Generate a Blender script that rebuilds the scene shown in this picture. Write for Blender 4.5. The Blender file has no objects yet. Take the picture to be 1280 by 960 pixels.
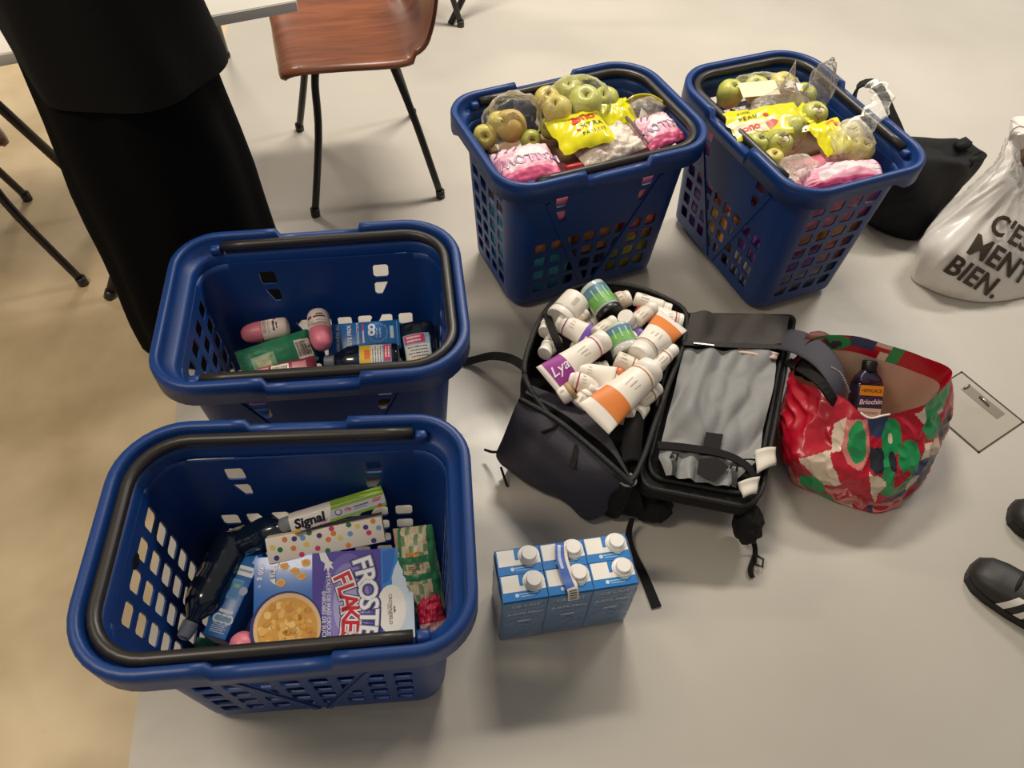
import bpy, bmesh, math, random
from mathutils import Vector, Matrix, noise
from mathutils.geometry import tessellate_polygon
random.seed(11)
C = bpy.context.scene.collection
SC = bpy.context.scene

# ---------------------------------------------------------------- camera
cam_d = bpy.data.cameras.new('camera'); cam = bpy.data.objects.new('camera', cam_d); C.objects.link(cam)
cam_d.sensor_width = 36.0; cam_d.lens = 36.0 * 937.06 / 1280.0; cam_d.clip_start = 0.02
_r = Vector((0.9983, 0.04601, 0.03581)); _u = Vector((-0.05831, 0.78782, 0.61314)); _b = Vector((0, -0.61419, 0.78916))
cam.matrix_world = Matrix(((_r.x, _u.x, _b.x, 0), (_r.y, _u.y, _b.y, 0), (_r.z, _u.z, _b.z, 1.5555), (0, 0, 0, 1)))
SC.camera = cam
# ---------------------------------------------------------------- world, lights, exposure
wd = bpy.data.worlds.new('world'); SC.world = wd; wd.use_nodes = True
wd.node_tree.nodes['Background'].inputs[0].default_value = (1.0, 0.93, 0.84, 1)
wd.node_tree.nodes['Background'].inputs[1].default_value = 0.20
def area(name, loc, sx, sy, power, col, target=None):
    d = bpy.data.lights.new(name, 'AREA'); d.shape = 'RECTANGLE'; d.size = sx; d.size_y = sy; d.energy = power; d.color = col
    o = bpy.data.objects.new(name, d); C.objects.link(o); o.location = loc
    if target: o.rotation_euler = (Vector(target) - Vector(loc)).to_track_quat('-Z', 'Y').to_euler()
    return o
area('ceiling_lamp', (0.15, 2.95, 2.75), 0.9, 0.3, 58, (1.0, 0.92, 0.80))
area('ceiling_lamp', (2.3, 3.3, 2.75), 0.9, 0.3, 42, (1.0, 0.94, 0.84))
area('ceiling_lamp', (-2.0, 4.0, 2.75), 0.9, 0.3, 34, (1.0, 0.90, 0.76))
area('ceiling_lamp', (-1.5, 0.35, 2.75), 1.1, 0.35, 26, (1.0, 0.86, 0.68))
SC.view_settings.view_transform = 'Standard'; SC.view_settings.look = 'None'
SC.view_settings.gamma = 1.0; SC.view_settings.use_curve_mapping = False
SC.view_settings.exposure = 0.42

# ---------------------------------------------------------------- materials
def lin(c):
    c = c / 255.0
    return c / 12.92 if c <= 0.04045 else ((c + 0.055) / 1.055) ** 2.4
def rgb(r, g, b): return (lin(r), lin(g), lin(b), 1.0)
MATS = {}
def mat(name, col, rough=0.5, metal=0.0, spec=0.5, bump=0.0, bscale=60.0, var=0.0, vscale=8.0, coat=0.0, sss=0.0, sheen=0.0, stretch=None, trans=0.0):
    """procedural principled material: base colour with optional noise mottling and noise relief"""
    if name in MATS: return MATS[name]
    m = bpy.data.materials.new(name); m.use_nodes = True; MATS[name] = m
    nt = m.node_tree; b = nt.nodes['Principled BSDF']
    c = rgb(*col)
    b.inputs['Base Color'].default_value = c
    b.inputs['Roughness'].default_value = rough; b.inputs['Metallic'].default_value = metal
    b.inputs['Specular IOR Level'].default_value = spec
    b.inputs['Coat Weight'].default_value = coat; b.inputs['Coat Roughness'].default_value = 0.08
    b.inputs['Sheen Weight'].default_value = sheen
    b.inputs['Transmission Weight'].default_value = trans
    if sss: b.inputs['Subsurface Weight'].default_value = sss; b.inputs['Subsurface Radius'].default_value = (0.02, 0.012, 0.006)
    if bump or var:
        tc = nt.nodes.new('ShaderNodeTexCoord'); mp = nt.nodes.new('ShaderNodeMapping')
        nt.links.new(tc.outputs['Object'], mp.inputs[0])
        if stretch: mp.inputs['Scale'].default_value = stretch
    if var:
        n = nt.nodes.new('ShaderNodeTexNoise'); n.inputs['Scale'].default_value = vscale; n.inputs['Detail'].default_value = 5
        nt.links.new(mp.outputs[0], n.inputs['Vector'])
        r = nt.nodes.new('ShaderNodeMapRange'); r.inputs[1].default_value = 0.3; r.inputs[2].default_value = 0.7
        r.inputs[3].default_value = 1 - var; r.inputs[4].default_value = 1 + var
        nt.links.new(n.outputs['Fac'], r.inputs[0])
        mx = nt.nodes.new('ShaderNodeMix'); mx.data_type = 'RGBA'; mx.blend_type = 'MULTIPLY'; mx.inputs[0].default_value = 1
        mx.inputs[6].default_value = c; nt.links.new(r.outputs[0], mx.inputs[7]); nt.links.new(mx.outputs[2], b.inputs['Base Color'])
    if bump:
        n = nt.nodes.new('ShaderNodeTexNoise'); n.inputs['Scale'].default_value = bscale; n.inputs['Detail'].default_value = 3
        nt.links.new(mp.outputs[0], n.inputs['Vector'])
        bp = nt.nodes.new('ShaderNodeBump'); bp.inputs['Strength'].default_value = bump; bp.inputs['Distance'].default_value = 0.004
        nt.links.new(n.outputs['Fac'], bp.inputs['Height']); nt.links.new(bp.outputs[0], b.inputs['Normal'])
    return m
def clear_mat(name, tint=(235, 232, 222), base=0.10, streak=0.3, rough=0.12, bump=0.6, scale=35):
    """thin clear film: transparent with fresnel gloss and milky crease streaks"""
    if name in MATS: return MATS[name]
    m = bpy.data.materials.new(name); m.use_nodes = True; MATS[name] = m; nt = m.node_tree; nt.nodes.clear()
    out = nt.nodes.new('ShaderNodeOutputMaterial'); mix = nt.nodes.new('ShaderNodeMixShader')
    tr = nt.nodes.new('ShaderNodeBsdfTransparent'); pb = nt.nodes.new('ShaderNodeBsdfPrincipled')
    pb.inputs['Base Color'].default_value = rgb(*tint); pb.inputs['Roughness'].default_value = rough
    tc = nt.nodes.new('ShaderNodeTexCoord'); n = nt.nodes.new('ShaderNodeTexNoise'); n.inputs['Scale'].default_value = scale
    n.inputs['Detail'].default_value = 4; n.inputs['Distortion'].default_value = 1.2; nt.links.new(tc.outputs['Object'], n.inputs['Vector'])
    bp = nt.nodes.new('ShaderNodeBump'); bp.inputs['Strength'].default_value = bump; bp.inputs['Distance'].default_value = 0.006
    nt.links.new(n.outputs['Fac'], bp.inputs['Height']); nt.links.new(bp.outputs[0], pb.inputs['Normal'])
    fr = nt.nodes.new('ShaderNodeLayerWeight'); fr.inputs[0].default_value = 0.14; nt.links.new(bp.outputs[0], fr.inputs['Normal'])
    r = nt.nodes.new('ShaderNodeMapRange'); r.inputs[1].default_value = 0.52; r.inputs[2].default_value = 0.75
    r.inputs[3].default_value = base; r.inputs[4].default_value = base + streak; nt.links.new(n.outputs['Fac'], r.inputs[0])
    ad = nt.nodes.new('ShaderNodeMath'); ad.operation = 'ADD'; ad.use_clamp = True
    nt.links.new(fr.outputs['Fresnel'], ad.inputs[0]); nt.links.new(r.outputs[0], ad.inputs[1])
    nt.links.new(ad.outputs[0], mix.inputs[0]); nt.links.new(tr.outputs[0], mix.inputs[1]); nt.links.new(pb.outputs[0], mix.inputs[2])
    nt.links.new(mix.outputs[0], out.inputs['Surface'])
    return m
P = {}   # plain print colours
def ink(r, g, b, rough=0.45): return mat('ink_%d_%d_%d' % (r, g, b), (r, g, b), rough)

# ---------------------------------------------------------------- mesh helpers
def catmull(pts, n, closed=False):
    pts = [Vector(p) for p in pts]; m = len(pts); out = []
    segs = m if closed else m - 1
    for i in range(n):
        t = i / n * segs if closed else i / (n - 1) * segs
        k = min(int(t), segs - 1); u = t - k
        if closed: p = [pts[(k + j - 1) % m] for j in range(4)]
        else: p = [pts[max(0, min(m - 1, k + j - 1))] for j in range(4)]
        out.append(0.5 * ((2 * p[1]) + (p[2] - p[0]) * u + (2 * p[0] - 5 * p[1] + 4 * p[2] - p[3]) * u * u + (3 * p[1] - p[0] - 3 * p[2] + p[3]) * u ** 3))
    return out
def frame(o, x, y):
    """matrix with local x along x, local y as close to y as possible, z out of the face"""
    x = Vector(x).normalized(); z = x.cross(Vector(y)).normalized(); y = z.cross(x)
    o = Vector(o)
    return Matrix(((x.x, y.x, z.x, o.x), (x.y, y.y, z.y, o.y), (x.z, y.z, z.z, o.z), (0, 0, 0, 1)))
def axis_frame(p0, p1, up=(0, 0, 1)):
    """z along p0->p1, local x towards up (the side that shows)"""
    p0 = Vector(p0); z = (Vector(p1) - p0).normalized(); up = Vector(up)
    x = up - z * up.dot(z)
    if x.length < 1e-4: x = Vector((0, -1, 0)) - z * z.y * -1
    x.normalize(); y = z.cross(x)
    return Matrix(((x.x, y.x, z.x, p0.x), (x.y, y.y, z.y, p0.y), (x.z, y.z, z.z, p0.z), (0, 0, 0, 1)))
ROOTM = {}
class MB:
    def __init__(s, *mats): s.v = []; s.f = []; s.mi = []; s.sm = []; s.mats = list(mats)
    def midx(s, m):
        if m is None: return 0
        if isinstance(m, int): return m
        if m not in s.mats: s.mats.append(m)
        return s.mats.index(m)
    def add(s, vs, fs, m=None, smooth=False, M=None):
        o = len(s.v)
        s.v += [tuple(M @ Vector(p)) if M is not None else tuple(p) for p in vs]
        s.f += [[i + o for i in f] for f in fs]
        if isinstance(m, list): s.mi += [s.midx(k) for k in m]
        else: s.mi += [s.midx(m)] * len(fs)
        s.sm += [smooth] * len(fs); return s
    def box(s, M, lo, hi, m=None, bev=0.0, seg=2):
        bm = bmesh.new(); bmesh.ops.create_cube(bm, size=1.0)
        for v in bm.verts: v.co = Vector([lo[i] + (v.co[i] + 0.5) * (hi[i] - lo[i]) for i in range(3)])
        if bev: bmesh.ops.bevel(bm, geom=bm.edges[:], offset=bev, segments=seg, affect='EDGES', profile=0.5)
        bm.verts.index_update()
        s.add([v.co.copy() for v in bm.verts], [[v.index for v in f.verts] for f in bm.faces], m, bev > 0, M); bm.free(); return s
    def loft(s, rings, m=None, smooth=True, close=True, cap0=False, cap1=False, M=None):
        n = len(rings[0]); vs = [p for r in rings for p in r]; fs = []
        k = n if close else n - 1
        for i in range(len(rings) - 1):
            for j in range(k):
                a = i * n + j; b = i * n + (j + 1) % n
                fs.append([a, b, b + n, a + n])
        if cap0: fs.append(list(range(n))[::-1])
        if cap1: fs.append([(len(rings) - 1) * n + j for j in range(n)])
        if callable(m):
            m = [m(q // k, q % k) if q < k * (len(rings) - 1) else m(0, 0) for q in range(len(fs))]
        return s.add(vs, fs, m, smooth, M)
    def lathe(s, prof, m=None, n=20, M=None, smooth=True):
        rings = [[Vector((r * math.cos(2 * math.pi * j / n), r * math.sin(2 * math.pi * j / n), z)) for j in range(n)] for r, z in prof]
        cut = [0]                                       # hard edges where the profile turns sharply
        for i in range(1, len(prof) - 1):
            a = Vector(prof[i]) - Vector(prof[i - 1]); b = Vector(prof[i + 1]) - Vector(prof[i])
            if a.length > 1e-7 and b.length > 1e-7 and a.angle(b) > 0.72: cut.append(i)
        cut.append(len(prof) - 1)
        for i, j in zip(cut, cut[1:]): s.loft(rings[i:j + 1], m, smooth, True, i == 0 and prof[0][0] > 1e-6, j == len(prof) - 1 and prof[-1][0] > 1e-6, M)
        return s
    def tube(s, path, r, m=None, n=10, M=None, caps=True, flat=None):
        path = [Vector(p) for p in path]; rings = []; up = Vector((0, 0, 1)); N = len(path)
        prev = None
        for i, p in enumerate(path):
            t = (path[min(i + 1, N - 1)] - path[max(i - 1, 0)]).normalized()
            if prev is None:
                a = t.cross(up)
                if a.length < 1e-3: a = t.cross(Vector((0, 1, 0)))
            else: a = prev - t * prev.dot(t)
            a.normalize(); prev = a; b = a.cross(t)
            rr = r[i] if isinstance(r, (list, tuple)) else r
            fx, fy = flat or (1, 1)
            rings.append([p + a * (rr * fx * math.cos(2 * math.pi * j / n)) + b * (rr * fy * math.sin(2 * math.pi * j / n)) for j in range(n)])
        return s.loft(rings, m, True, True, caps, caps, M)
    def strap(s, path, side, w, th, m=None):
        """flat webbing: side = direction of its width"""
        path = [Vector(p) for p in path]; N = len(path); rings = []
        for i, p in enumerate(path):
            t = (path[min(i + 1, N - 1)] - path[max(i - 1, 0)]).normalized()
            sd = Vector(side[i] if isinstance(side, list) else side); a = (sd - t * sd.dot(t)).normalized(); b = a.cross(t)
            ww = (w[i] if isinstance(w, list) else w) / 2
            rings.append([p + a * ww - b * th / 2, p + a * ww + b * th / 2, p - a * ww + b * th / 2, p - a * ww - b * th / 2])
        return s.loft(rings, m, False, True, True, True)
    def grid(s, fn, nu, nv, m=None, smooth=True, M=None):
        vs = [fn(i / nu, j / nv) for j in range(nv + 1) for i in range(nu + 1)]
        fs = []; ms = []
        for j in range(nv):
            for i in range(nu):
                a = j * (nu + 1) + i; fs.append([a, a + 1, a + nu + 2, a + nu + 1])
                if callable(m): ms.append(m((i + .5) / nu, (j + .5) / nv))
        return s.add(vs, fs, ms if callable(m) else m, smooth, M)
    def poly(s, pts, m=None, M=None):
        return s.add(pts, [list(range(len(pts)))], m, False, M)
    def build(s, name, parent=None, world=True, mats=None):
        me = bpy.data.meshes.new(name)
        me.from_pydata(s.v, [], s.f)
        for m in s.mats: me.materials.append(m)
        me.polygons.foreach_set('material_index', s.mi); me.polygons.foreach_set('use_smooth', s.sm)
        me.update()
        o = bpy.data.objects.new(name, me); C.objects.link(o)
        if parent is not None:
            o.parent = parent; RM = ROOTM.get(parent.name)
            if world and RM is not None: me.transform(RM.inverted())
            if RM is not None: ROOTM[o.name] = RM
        else:
            # top-level mesh: origin at the base of the thing
            xs = [v.co for v in me.vertices]
            c = Vector(((min(p.x for p in xs) + max(p.x for p in xs)) / 2, (min(p.y for p in xs) + max(p.y for p in xs)) / 2, min(p.z for p in xs)))
            me.transform(Matrix.Translation(-c)); o.location = c; ROOTM[o.name] = Matrix.Translation(c)
        return o
def tag(o, label, cat, group=None):
    o['label'] = label; o['category'] = cat
    if group: o['group'] = group
    return o
def thing(name, label, cat, loc=(0, 0, 0), rz=0.0, group=None):
    o = bpy.data.objects.new(name, None); C.objects.link(o); o.location = loc; o.rotation_euler = (0, 0, rz)
    o.empty_display_size = 0.05
    ROOTM[o.name] = Matrix.Translation(Vector(loc)) @ Matrix.Rotation(rz, 4, 'Z')
    return tag(o, label, cat, group)
def struct(o): o['kind'] = 'structure'; return o
def copy_tree(o, parent=None):
    c = o.copy(); C.objects.link(c)
    if parent is not None: c.parent = parent
    for ch in list(o.children): copy_tree(ch, c)
    return c
_tx = {}
def text_mesh(s, bold=0.0, shear=0.0, spacing=1.0):
    k = (s, bold, shear, spacing)
    if k not in _tx:
        cu = bpy.data.curves.new('lettering', 'FONT'); cu.body = s; cu.size = 1.0; cu.offset = bold; cu.shear = shear
        cu.space_character = spacing; cu.align_x = 'CENTER'; cu.align_y = 'CENTER'; cu.resolution_u = 3
        ob = bpy.data.objects.new('lettering', cu); C.objects.link(ob)
        me = bpy.data.meshes.new_from_object(ob)
        _tx[k] = ([v.co.copy() for v in me.vertices], [list(p.vertices) for p in me.polygons])
        bpy.data.objects.remove(ob); bpy.data.meshes.remove(me); bpy.data.curves.remove(cu)
    return _tx[k]
class Face:
    """a flat (or curved) printable face: u,v in 0..1 from its top-left corner, put() maps to 3D"""
    def __init__(s, tl, tr, bl, zfn=None):
        tl = Vector(tl); s.M = frame(tl, Vector(tr) - tl, tl - Vector(bl)); s.w = (Vector(tr) - tl).length
        d = tl - Vector(bl); s.h = d.dot(s.M.col[1].to_3d()); s.zfn = zfn
    def at(s, u, v, z=0.0004):
        if s.zfn: z = z + s.zfn(u, v)
        return s.M @ Vector((u * s.w, -v * s.h, z))
    def poly(s, mb, pts, m, z=0.0004):
        mb.poly([s.at(u, v, z) for u, v in pts][::-1], m)
    def rect(s, mb, u0, v0, u1, v1, m, z=0.0004, n=1):
        mb.grid(lambda a, b: s.at(u0 + (u1 - u0) * a, v1 + (v0 - v1) * b, z), n, n, m, False)
    def disc(s, mb, u, v, r, m, z=0.0004, n=20, ry=None, wob=0.0):
        ry = ry or r
        s.poly(mb, [(u + (r + wob * random.uniform(-1, 1)) * math.cos(a) / s.w, v + (ry + wob * random.uniform(-1, 1)) * math.sin(a) / s.h) for a in [2 * math.pi * k / n for k in range(n)]], m, z)
    def text(s, mb, t, u, v, size, m, ang=0.0, z=0.0006, bold=0.0, shear=0.0, sx=1.0, spacing=1.0):
        vs, fs = text_mesh(t, bold, shear, spacing); ca, sa = math.cos(ang), math.sin(ang); out = []
        for p in vs:
            x, y = p.x * size * sx, p.y * size
            out.append(s.at(u + (x * ca - y * sa) / s.w, v - (x * sa + y * ca) / s.h, z))
        mb.add(out, fs, m, False)
    def box(s, mb, depth, m, bev=0.0015):
        mb.box(s.M, (0, -s.h, -depth), (s.w, 0, 0), m, bev)
def subdiv(vs, fs, n=2):
    """split flat lettering into small triangles so it can follow a curved surface"""
    vs = [Vector(v) for v in vs]; tr = [(f[0], f[k], f[k + 1]) for f in fs for k in range(1, len(f) - 1)]
    for _ in range(n):
        out = []; mid = {}
        def m(a, b):
            k = (min(a, b), max(a, b))
            if k not in mid: mid[k] = len(vs); vs.append((vs[a] + vs[b]) / 2)
            return mid[k]
        for a, b, c in tr:
            p, q, r = m(a, b), m(b, c), m(c, a); out += [(a, p, r), (p, b, q), (r, q, c), (p, q, r)]
        tr = out
    return vs, [list(t) for t in tr]
def nz(p, sc, seed=0.0): return noise.noise(Vector(p) * sc + Vector((seed, seed * 1.7, seed * .3)))

# ================================================================ floor
def floor_mat(name, c1, c2, rough, scale):
    m = bpy.data.materials.new(name); m.use_nodes = True; nt = m.node_tree; b = nt.nodes['Principled BSDF']
    tc = nt.nodes.new('ShaderNodeTexCoord')
    n = nt.nodes.new('ShaderNodeTexNoise'); n.inputs['Scale'].default_value = scale; n.inputs['Detail'].default_value = 6; n.inputs['Distortion'].default_value = 0.15
    nt.links.new(tc.outputs['Object'], n.inputs['Vector'])
    cr = nt.nodes.new('ShaderNodeValToRGB'); cr.color_ramp.elements[0].position = 0.32; cr.color_ramp.elements[1].position = 0.68
    cr.color_ramp.elements[0].color = rgb(*c1); cr.color_ramp.elements[1].color = rgb(*c2)
    nt.links.new(n.outputs['Fac'], cr.inputs[0])
    sp = nt.nodes.new('ShaderNodeTexNoise'); sp.inputs['Scale'].default_value = 30; sp.inputs['Detail'].default_value = 2
    nt.links.new(tc.outputs['Object'], sp.inputs['Vector'])
    r2 = nt.nodes.new('ShaderNodeMapRange'); r2.inputs[1].default_value = 0.74; r2.inputs[2].default_value = 0.80; r2.inputs[3].default_value = 1.0; r2.inputs[4].default_value = 0.82
    nt.links.new(sp.outputs['Fac'], r2.inputs[0])
    mx = nt.nodes.new('ShaderNodeMix'); mx.data_type = 'RGBA'; mx.blend_type = 'MULTIPLY'; mx.inputs[0].default_value = 1
    nt.links.new(cr.outputs[0], mx.inputs[6]); nt.links.new(r2.outputs[0], mx.inputs[7]); nt.links.new(mx.outputs[2], b.inputs['Base Color'])
    r = nt.nodes.new('ShaderNodeMapRange'); r.inputs[3].default_value = rough - .06; r.inputs[4].default_value = rough + .08
    nt.links.new(n.outputs['Fac'], r.inputs[0]); nt.links.new(r.outputs[0], b.inputs['Roughness'])
    b.inputs['Specular IOR Level'].default_value = 0.45
    bp = nt.nodes.new('ShaderNodeBump'); bp.inputs['Strength'].default_value = 0.05; bp.inputs['Distance'].default_value = 0.01
    n2 = nt.nodes.new('ShaderNodeTexNoise'); n2.inputs['Scale'].default_value = 14; nt.links.new(tc.outputs['Object'], n2.inputs['Vector'])
    nt.links.new(n2.outputs['Fac'], bp.inputs['Height']); nt.links.new(bp.outputs[0], b.inputs['Normal'])
    return m
mb = MB(floor_mat('grey_resin_floor', (184, 178, 168), (194, 188, 178), 0.29, 1.6))
mb.poly([(-0.443, -0.8, 0), (5, -0.8, 0), (5, 7, 0), (-2.095, 7, 0)])
fl = struct(mb.build('floor')); fl['label'] = 'grey resin floor'
mb = MB(floor_mat('beige_marbled_floor', (186, 164, 128), (214, 194, 158), 0.45, 4.5))
mb.poly([(-5, -0.8, 0), (-0.443, -0.8, 0), (-2.095, 7, 0), (-5, 7, 0)])
fb = struct(mb.build('floor')); fb['label'] = 'beige marbled floor strip on the left'

# ================================================================ shopping baskets
BL, BH = 0.5936, 0.484
BLUE = mat('blue_basket_plastic', (10, 54, 118), 0.42, spec=0.45, bump=0.04, bscale=220)
BLACKP = mat('black_handle_plastic', (38, 34, 32), 0.38, spec=0.5)
NOTCH = 0.082
def outline(L, W0, W1, r0, r1):
    """closed outline of the basket in plan; +x is the end where the handle loops round. list of (x, y, side)"""
    pts = []
    sx0, sx1 = -(L / 2 - r0), L / 2 - r1
    xs = [sx1, sx1 * .82, NOTCH + .03, NOTCH + .006, NOTCH, NOTCH * .5, 0, -NOTCH * .5, -NOTCH, -NOTCH - .006, -NOTCH - .03, sx0 * .82, sx0]
    def arc(cx, cy, r, a0):
        for k in range(1, 9):
            a = math.radians(a0 + 90 * k / 9); pts.append((cx + r * math.cos(a), cy + r * math.sin(a), 'c'))
    def yy(x, s): return s * (W0 / 2 + (W1 - W0) / 2 * (x - sx0) / (sx1 - sx0))
    for x in xs: pts.append((x, yy(x, 1), 'l'))
    arc(sx0, W0 / 2 - r0, r0, 90)
    for t in [0, .15, .3, .5, .7, .85, 1]: pts.append((-L / 2, (W0 / 2 - r0) * (1 - 2 * t), 'p'))
    arc(sx0, -(W0 / 2 - r0), r0, 180)
    for x in xs[::-1]: pts.append((x, yy(x, -1), 'l'))
    arc(sx1, -(W1 / 2 - r1), r1, 270)
    for t in [0, .25, .5, .75, 1]: pts.append((L / 2, -(W1 / 2 - r1) * (1 - 2 * t), 'e'))
    arc(sx1, W1 / 2 - r1, r1, 0)
    return pts
def oinset(d): return outline(BL - 2 * d, .423 - 2 * d, .436 - 2 * d, .0956 - d, .117 - d)
def make_basket(label):
    t = thing('shopping_basket', label, 'basket')
    W0, W1 = .423, .436
    # --- rim: swept lip with skirt, dipped in the middle of both long sides
    mb = MB(BLUE)
    sec = [(.0045, 'k', .002), (.0, 'k', .0), (.0, 't', .008), (.0025, 't', .0025), (.007, 't', .0), (.014, 't', .0), (.0175, 't', .0025),
           (.0195, 't', .008), (.021, 's', .030), (.0355, 's', .033), (.041, 's', .040), (.0415, 'w', .062)]
    rings = []
    for d, kind, dz in sec:
        ring = []
        for (x, y, sd), (xo, yo, _) in zip(oinset(d), oinset(0)):
            drop = .017 if (sd == 'l' and abs(xo) <= NOTCH + .001) else 0.0
            skirt = .052 if sd != 'p' else .034
            if sd == 'p' and abs(yo) > .105: skirt = .052
            if kind == 'k': z = BH - skirt + dz
            elif kind == 't': z = BH - dz - drop
            elif kind == 's': z = BH - dz
            else: z = BH - dz
            if drop and kind == 't' and d <= .0025: x, y = x, y * 1.008
            ring.append(Vector((x, y, z)))
        rings.append(ring)
    # underside of skirt back up to the wall
    inner = [Vector((x, y, BH - .03)) for x, y, _ in oinset(.004)]
    mb.loft([inner] + rings, 0, True)
    mb.build('rim', t, False)
    # --- body: four corners, four pierced panels, floor
    mb = MB(BLUE); ZT, ZB = BH - .058, .03
    T = dict(L=BL - .083, W=W0 - .083, r=.058); B = dict(L=.462, W=.292, r=.05)
    def lerp(a, b, k): return a + (b - a) * k
    def corner_pts(sx, sy, a0, k):
        L, W, r = lerp(B['L'], T['L'], k), lerp(B['W'], T['W'], k), lerp(B['r'], T['r'], k)
        return [Vector((sx * (L / 2 - r) + r * math.cos(math.radians(a0 + 10 * j)), sy * (W / 2 - r) + r * math.sin(math.radians(a0 + 10 * j)), lerp(ZB, ZT, k))) for j in range(10)]
    cor = [(1, 1, 0), (-1, 1, 90), (-1, -1, 180), (1, -1, 270)]
    Q_ = (.07, .126, 7)
    for c in cor:
        ks = [0] + [Q_[0] + Q_[1] * j for j in range(Q_[2] + 1)] + [1]
        mb.loft([corner_pts(*c, k) for k in ks], 0, True, close=False)
    def panel(ci, cols, rows, long):
        c0, c1 = cor[ci], cor[(ci + 1) % 4]
        b0, t0 = corner_pts(*c0, 0)[-1], corner_pts(*c0, 1)[-1]; b1, t1 = corner_pts(*c1, 0)[0], corner_pts(*c1, 1)[0]
        nrm = (b1 - b0).cross(t0 - b0).normalized()
        def pt(s, q, out=0.0): return lerp(lerp(b0, b1, s), lerp(t0, t1, s), q) + nrm * out
        S0, S1, Q0, Q1 = .0, 1.0, Q_[0], Q_[0] + Q_[1] * rows
        ds, dq = (S1 - S0) / cols, (Q1 - Q0) / rows
        Wm, Hm = (b1 - b0).length, (t0 - b0).length
        lines = []
        if long:                                        # the two slanting ribs
            for mir in (0, 1):
                a, b = (.085, .90), (.47, .0)
                if mir: a, b = (1 - a[0], a[1]), (1 - b[0], b[1])
                lines.append((a, b))
        def clip(poly, a, b, side, off):
            ax, ay, bx, by = a[0] * Wm, a[1] * Hm, b[0] * Wm, b[1] * Hm
            nx, ny = -(by - ay), bx - ax; l = math.hypot(nx, ny); nx /= l; ny /= l
            f = lambda p: side * ((p[0] * Wm - ax) * nx + (p[1] * Hm - ay) * ny) - off
            out = []
            for i in range(len(poly)):
                p, q = poly[i], poly[(i + 1) % len(poly)]; fp, fq = f(p), f(q)
                if fp >= 0: out.append(p)
                if fp * fq < 0:
                    k = fp / (fp - fq); out.append((p[0] + (q[0] - p[0]) * k, p[1] + (q[1] - p[1]) * k))
            return out
        def hole(i, j):
            cx, cy = S0 + (i + .5) * ds, Q0 + (j + .5) * dq; hx, hy, r = ds * .34, dq * .35, .25
            if long and j > 3 and i not in (1, cols - 2): return None
            if not long and j == 7: return None
            pl = []
            for qx, qy in ((1, 1), (-1, 1), (-1, -1), (1, -1)):
                c = [(cx + qx * hx, cy + qy * hy * (1 - r)), (cx + qx * hx * (1 - r), cy + qy * hy)]
                pl += c if qx * qy > 0 else c[::-1]
            for a, b in lines:
                px, py = (cx - a[0]) * Wm, (cy - a[1]) * Hm
                ux, uy = (b[0] - a[0]) * Wm, (b[1] - a[1]) * Hm
                side = 1 if (-uy * px + ux * py) > 0 else -1
                if long and j > 3 and ((side * (1 if a[0] < .5 else -1)) < 0): return None
                pl = clip(pl, a, b, side, .009)
                if len(pl) < 3: return None
            A = abs(sum(pl[k][0] * pl[(k + 1) % len(pl)][1] - pl[(k + 1) % len(pl)][0] * pl[k][1] for k in range(len(pl)))) / 2
            return pl if A * Wm * Hm > 6e-5 else None
        for i in range(cols):
            for j in range(rows):
                s0, s1, q0, q1 = S0 + i * ds, S0 + (i + 1) * ds, Q0 + j * dq, Q0 + (j + 1) * dq
                quad = [(s0, q0), (s1, q0), (s1, q1), (s0, q1)]; h = hole(i, j)
                if not h: mb.poly([pt(*p) for p in quad], 0); continue
                allp = quad + h
                tr = tessellate_polygon([[Vector((p[0] * Wm, p[1] * Hm, 0)) for p in quad], [Vector((p[0] * Wm, p[1] * Hm, 0)) for p in h]])
                fs = []
                for a, b, c in tr:
                    pa, pb, pc = allp[a], allp[b], allp[c]
                    cr = (pb[0] - pa[0]) * (pc[1] - pa[1]) - (pb[1] - pa[1]) * (pc[0] - pa[0])
                    if abs(cr) > 1e-9: fs.append([a, b, c] if cr > 0 else [a, c, b])
                mb.add([pt(*p) for p in allp], fs, 0)
        mb.poly([pt(0, 0), pt(1, 0), pt(1, Q0), pt(0, Q0)], 0)
        mb.poly([pt(0, Q1), pt(1, Q1), pt(1, 1), pt(0, 1)], 0)
        for a, b in lines:
            d = Vector(((b[0] - a[0]) * Wm, (b[1] - a[1]) * Hm)); l = d.length; d /= l; nn = (-d[1], d[0])
            c = [(a[0] * Wm, a[1] * Hm), (b[0] * Wm, b[1] * Hm)]; pr = []
            for (x, y), sg in ((c[0], 1), (c[0], -1), (c[1], -1), (c[1], 1)):
                pr.append(((x + sg * nn[0] * .006) / Wm, (y + sg * nn[1] * .006) / Hm))
            lo = [pt(p[0], p[1], -.0005) for p in pr]; hi = [pt(p[0], p[1], .0045) for p in pr]
            ribs.append((lo, hi))
    ribs = []
    panel(0, 8, 7, True); panel(1, 4, 7, False); panel(2, 8, 7, True); panel(3, 4, 7, False)
    # rounded foot and floor plate
    def ol(k, dd, z):
        return [p for c in cor for p in [Vector((q.x - dd * c[0] * .9, q.y - dd * c[1] * .9, z)) for q in corner_pts(*c, 0)]]
    mb.loft([ol(0, .030, .0215), ol(0, .012, .0225), ol(0, .003, .0255), ol(0, 0, ZB)], 0, True, cap0=True)
    body = mb.build('body', t, False)
    bm = bmesh.new(); bm.from_mesh(body.data); bmesh.ops.remove_doubles(bm, verts=bm.verts[:], dist=.0002)
    bmesh.ops.recalc_face_normals(bm, faces=bm.faces[:]); bm.to_mesh(body.data); bm.free()
    so = body.modifiers.new('wall', 'SOLIDIFY'); so.thickness = .0035; so.offset = 0
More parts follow.
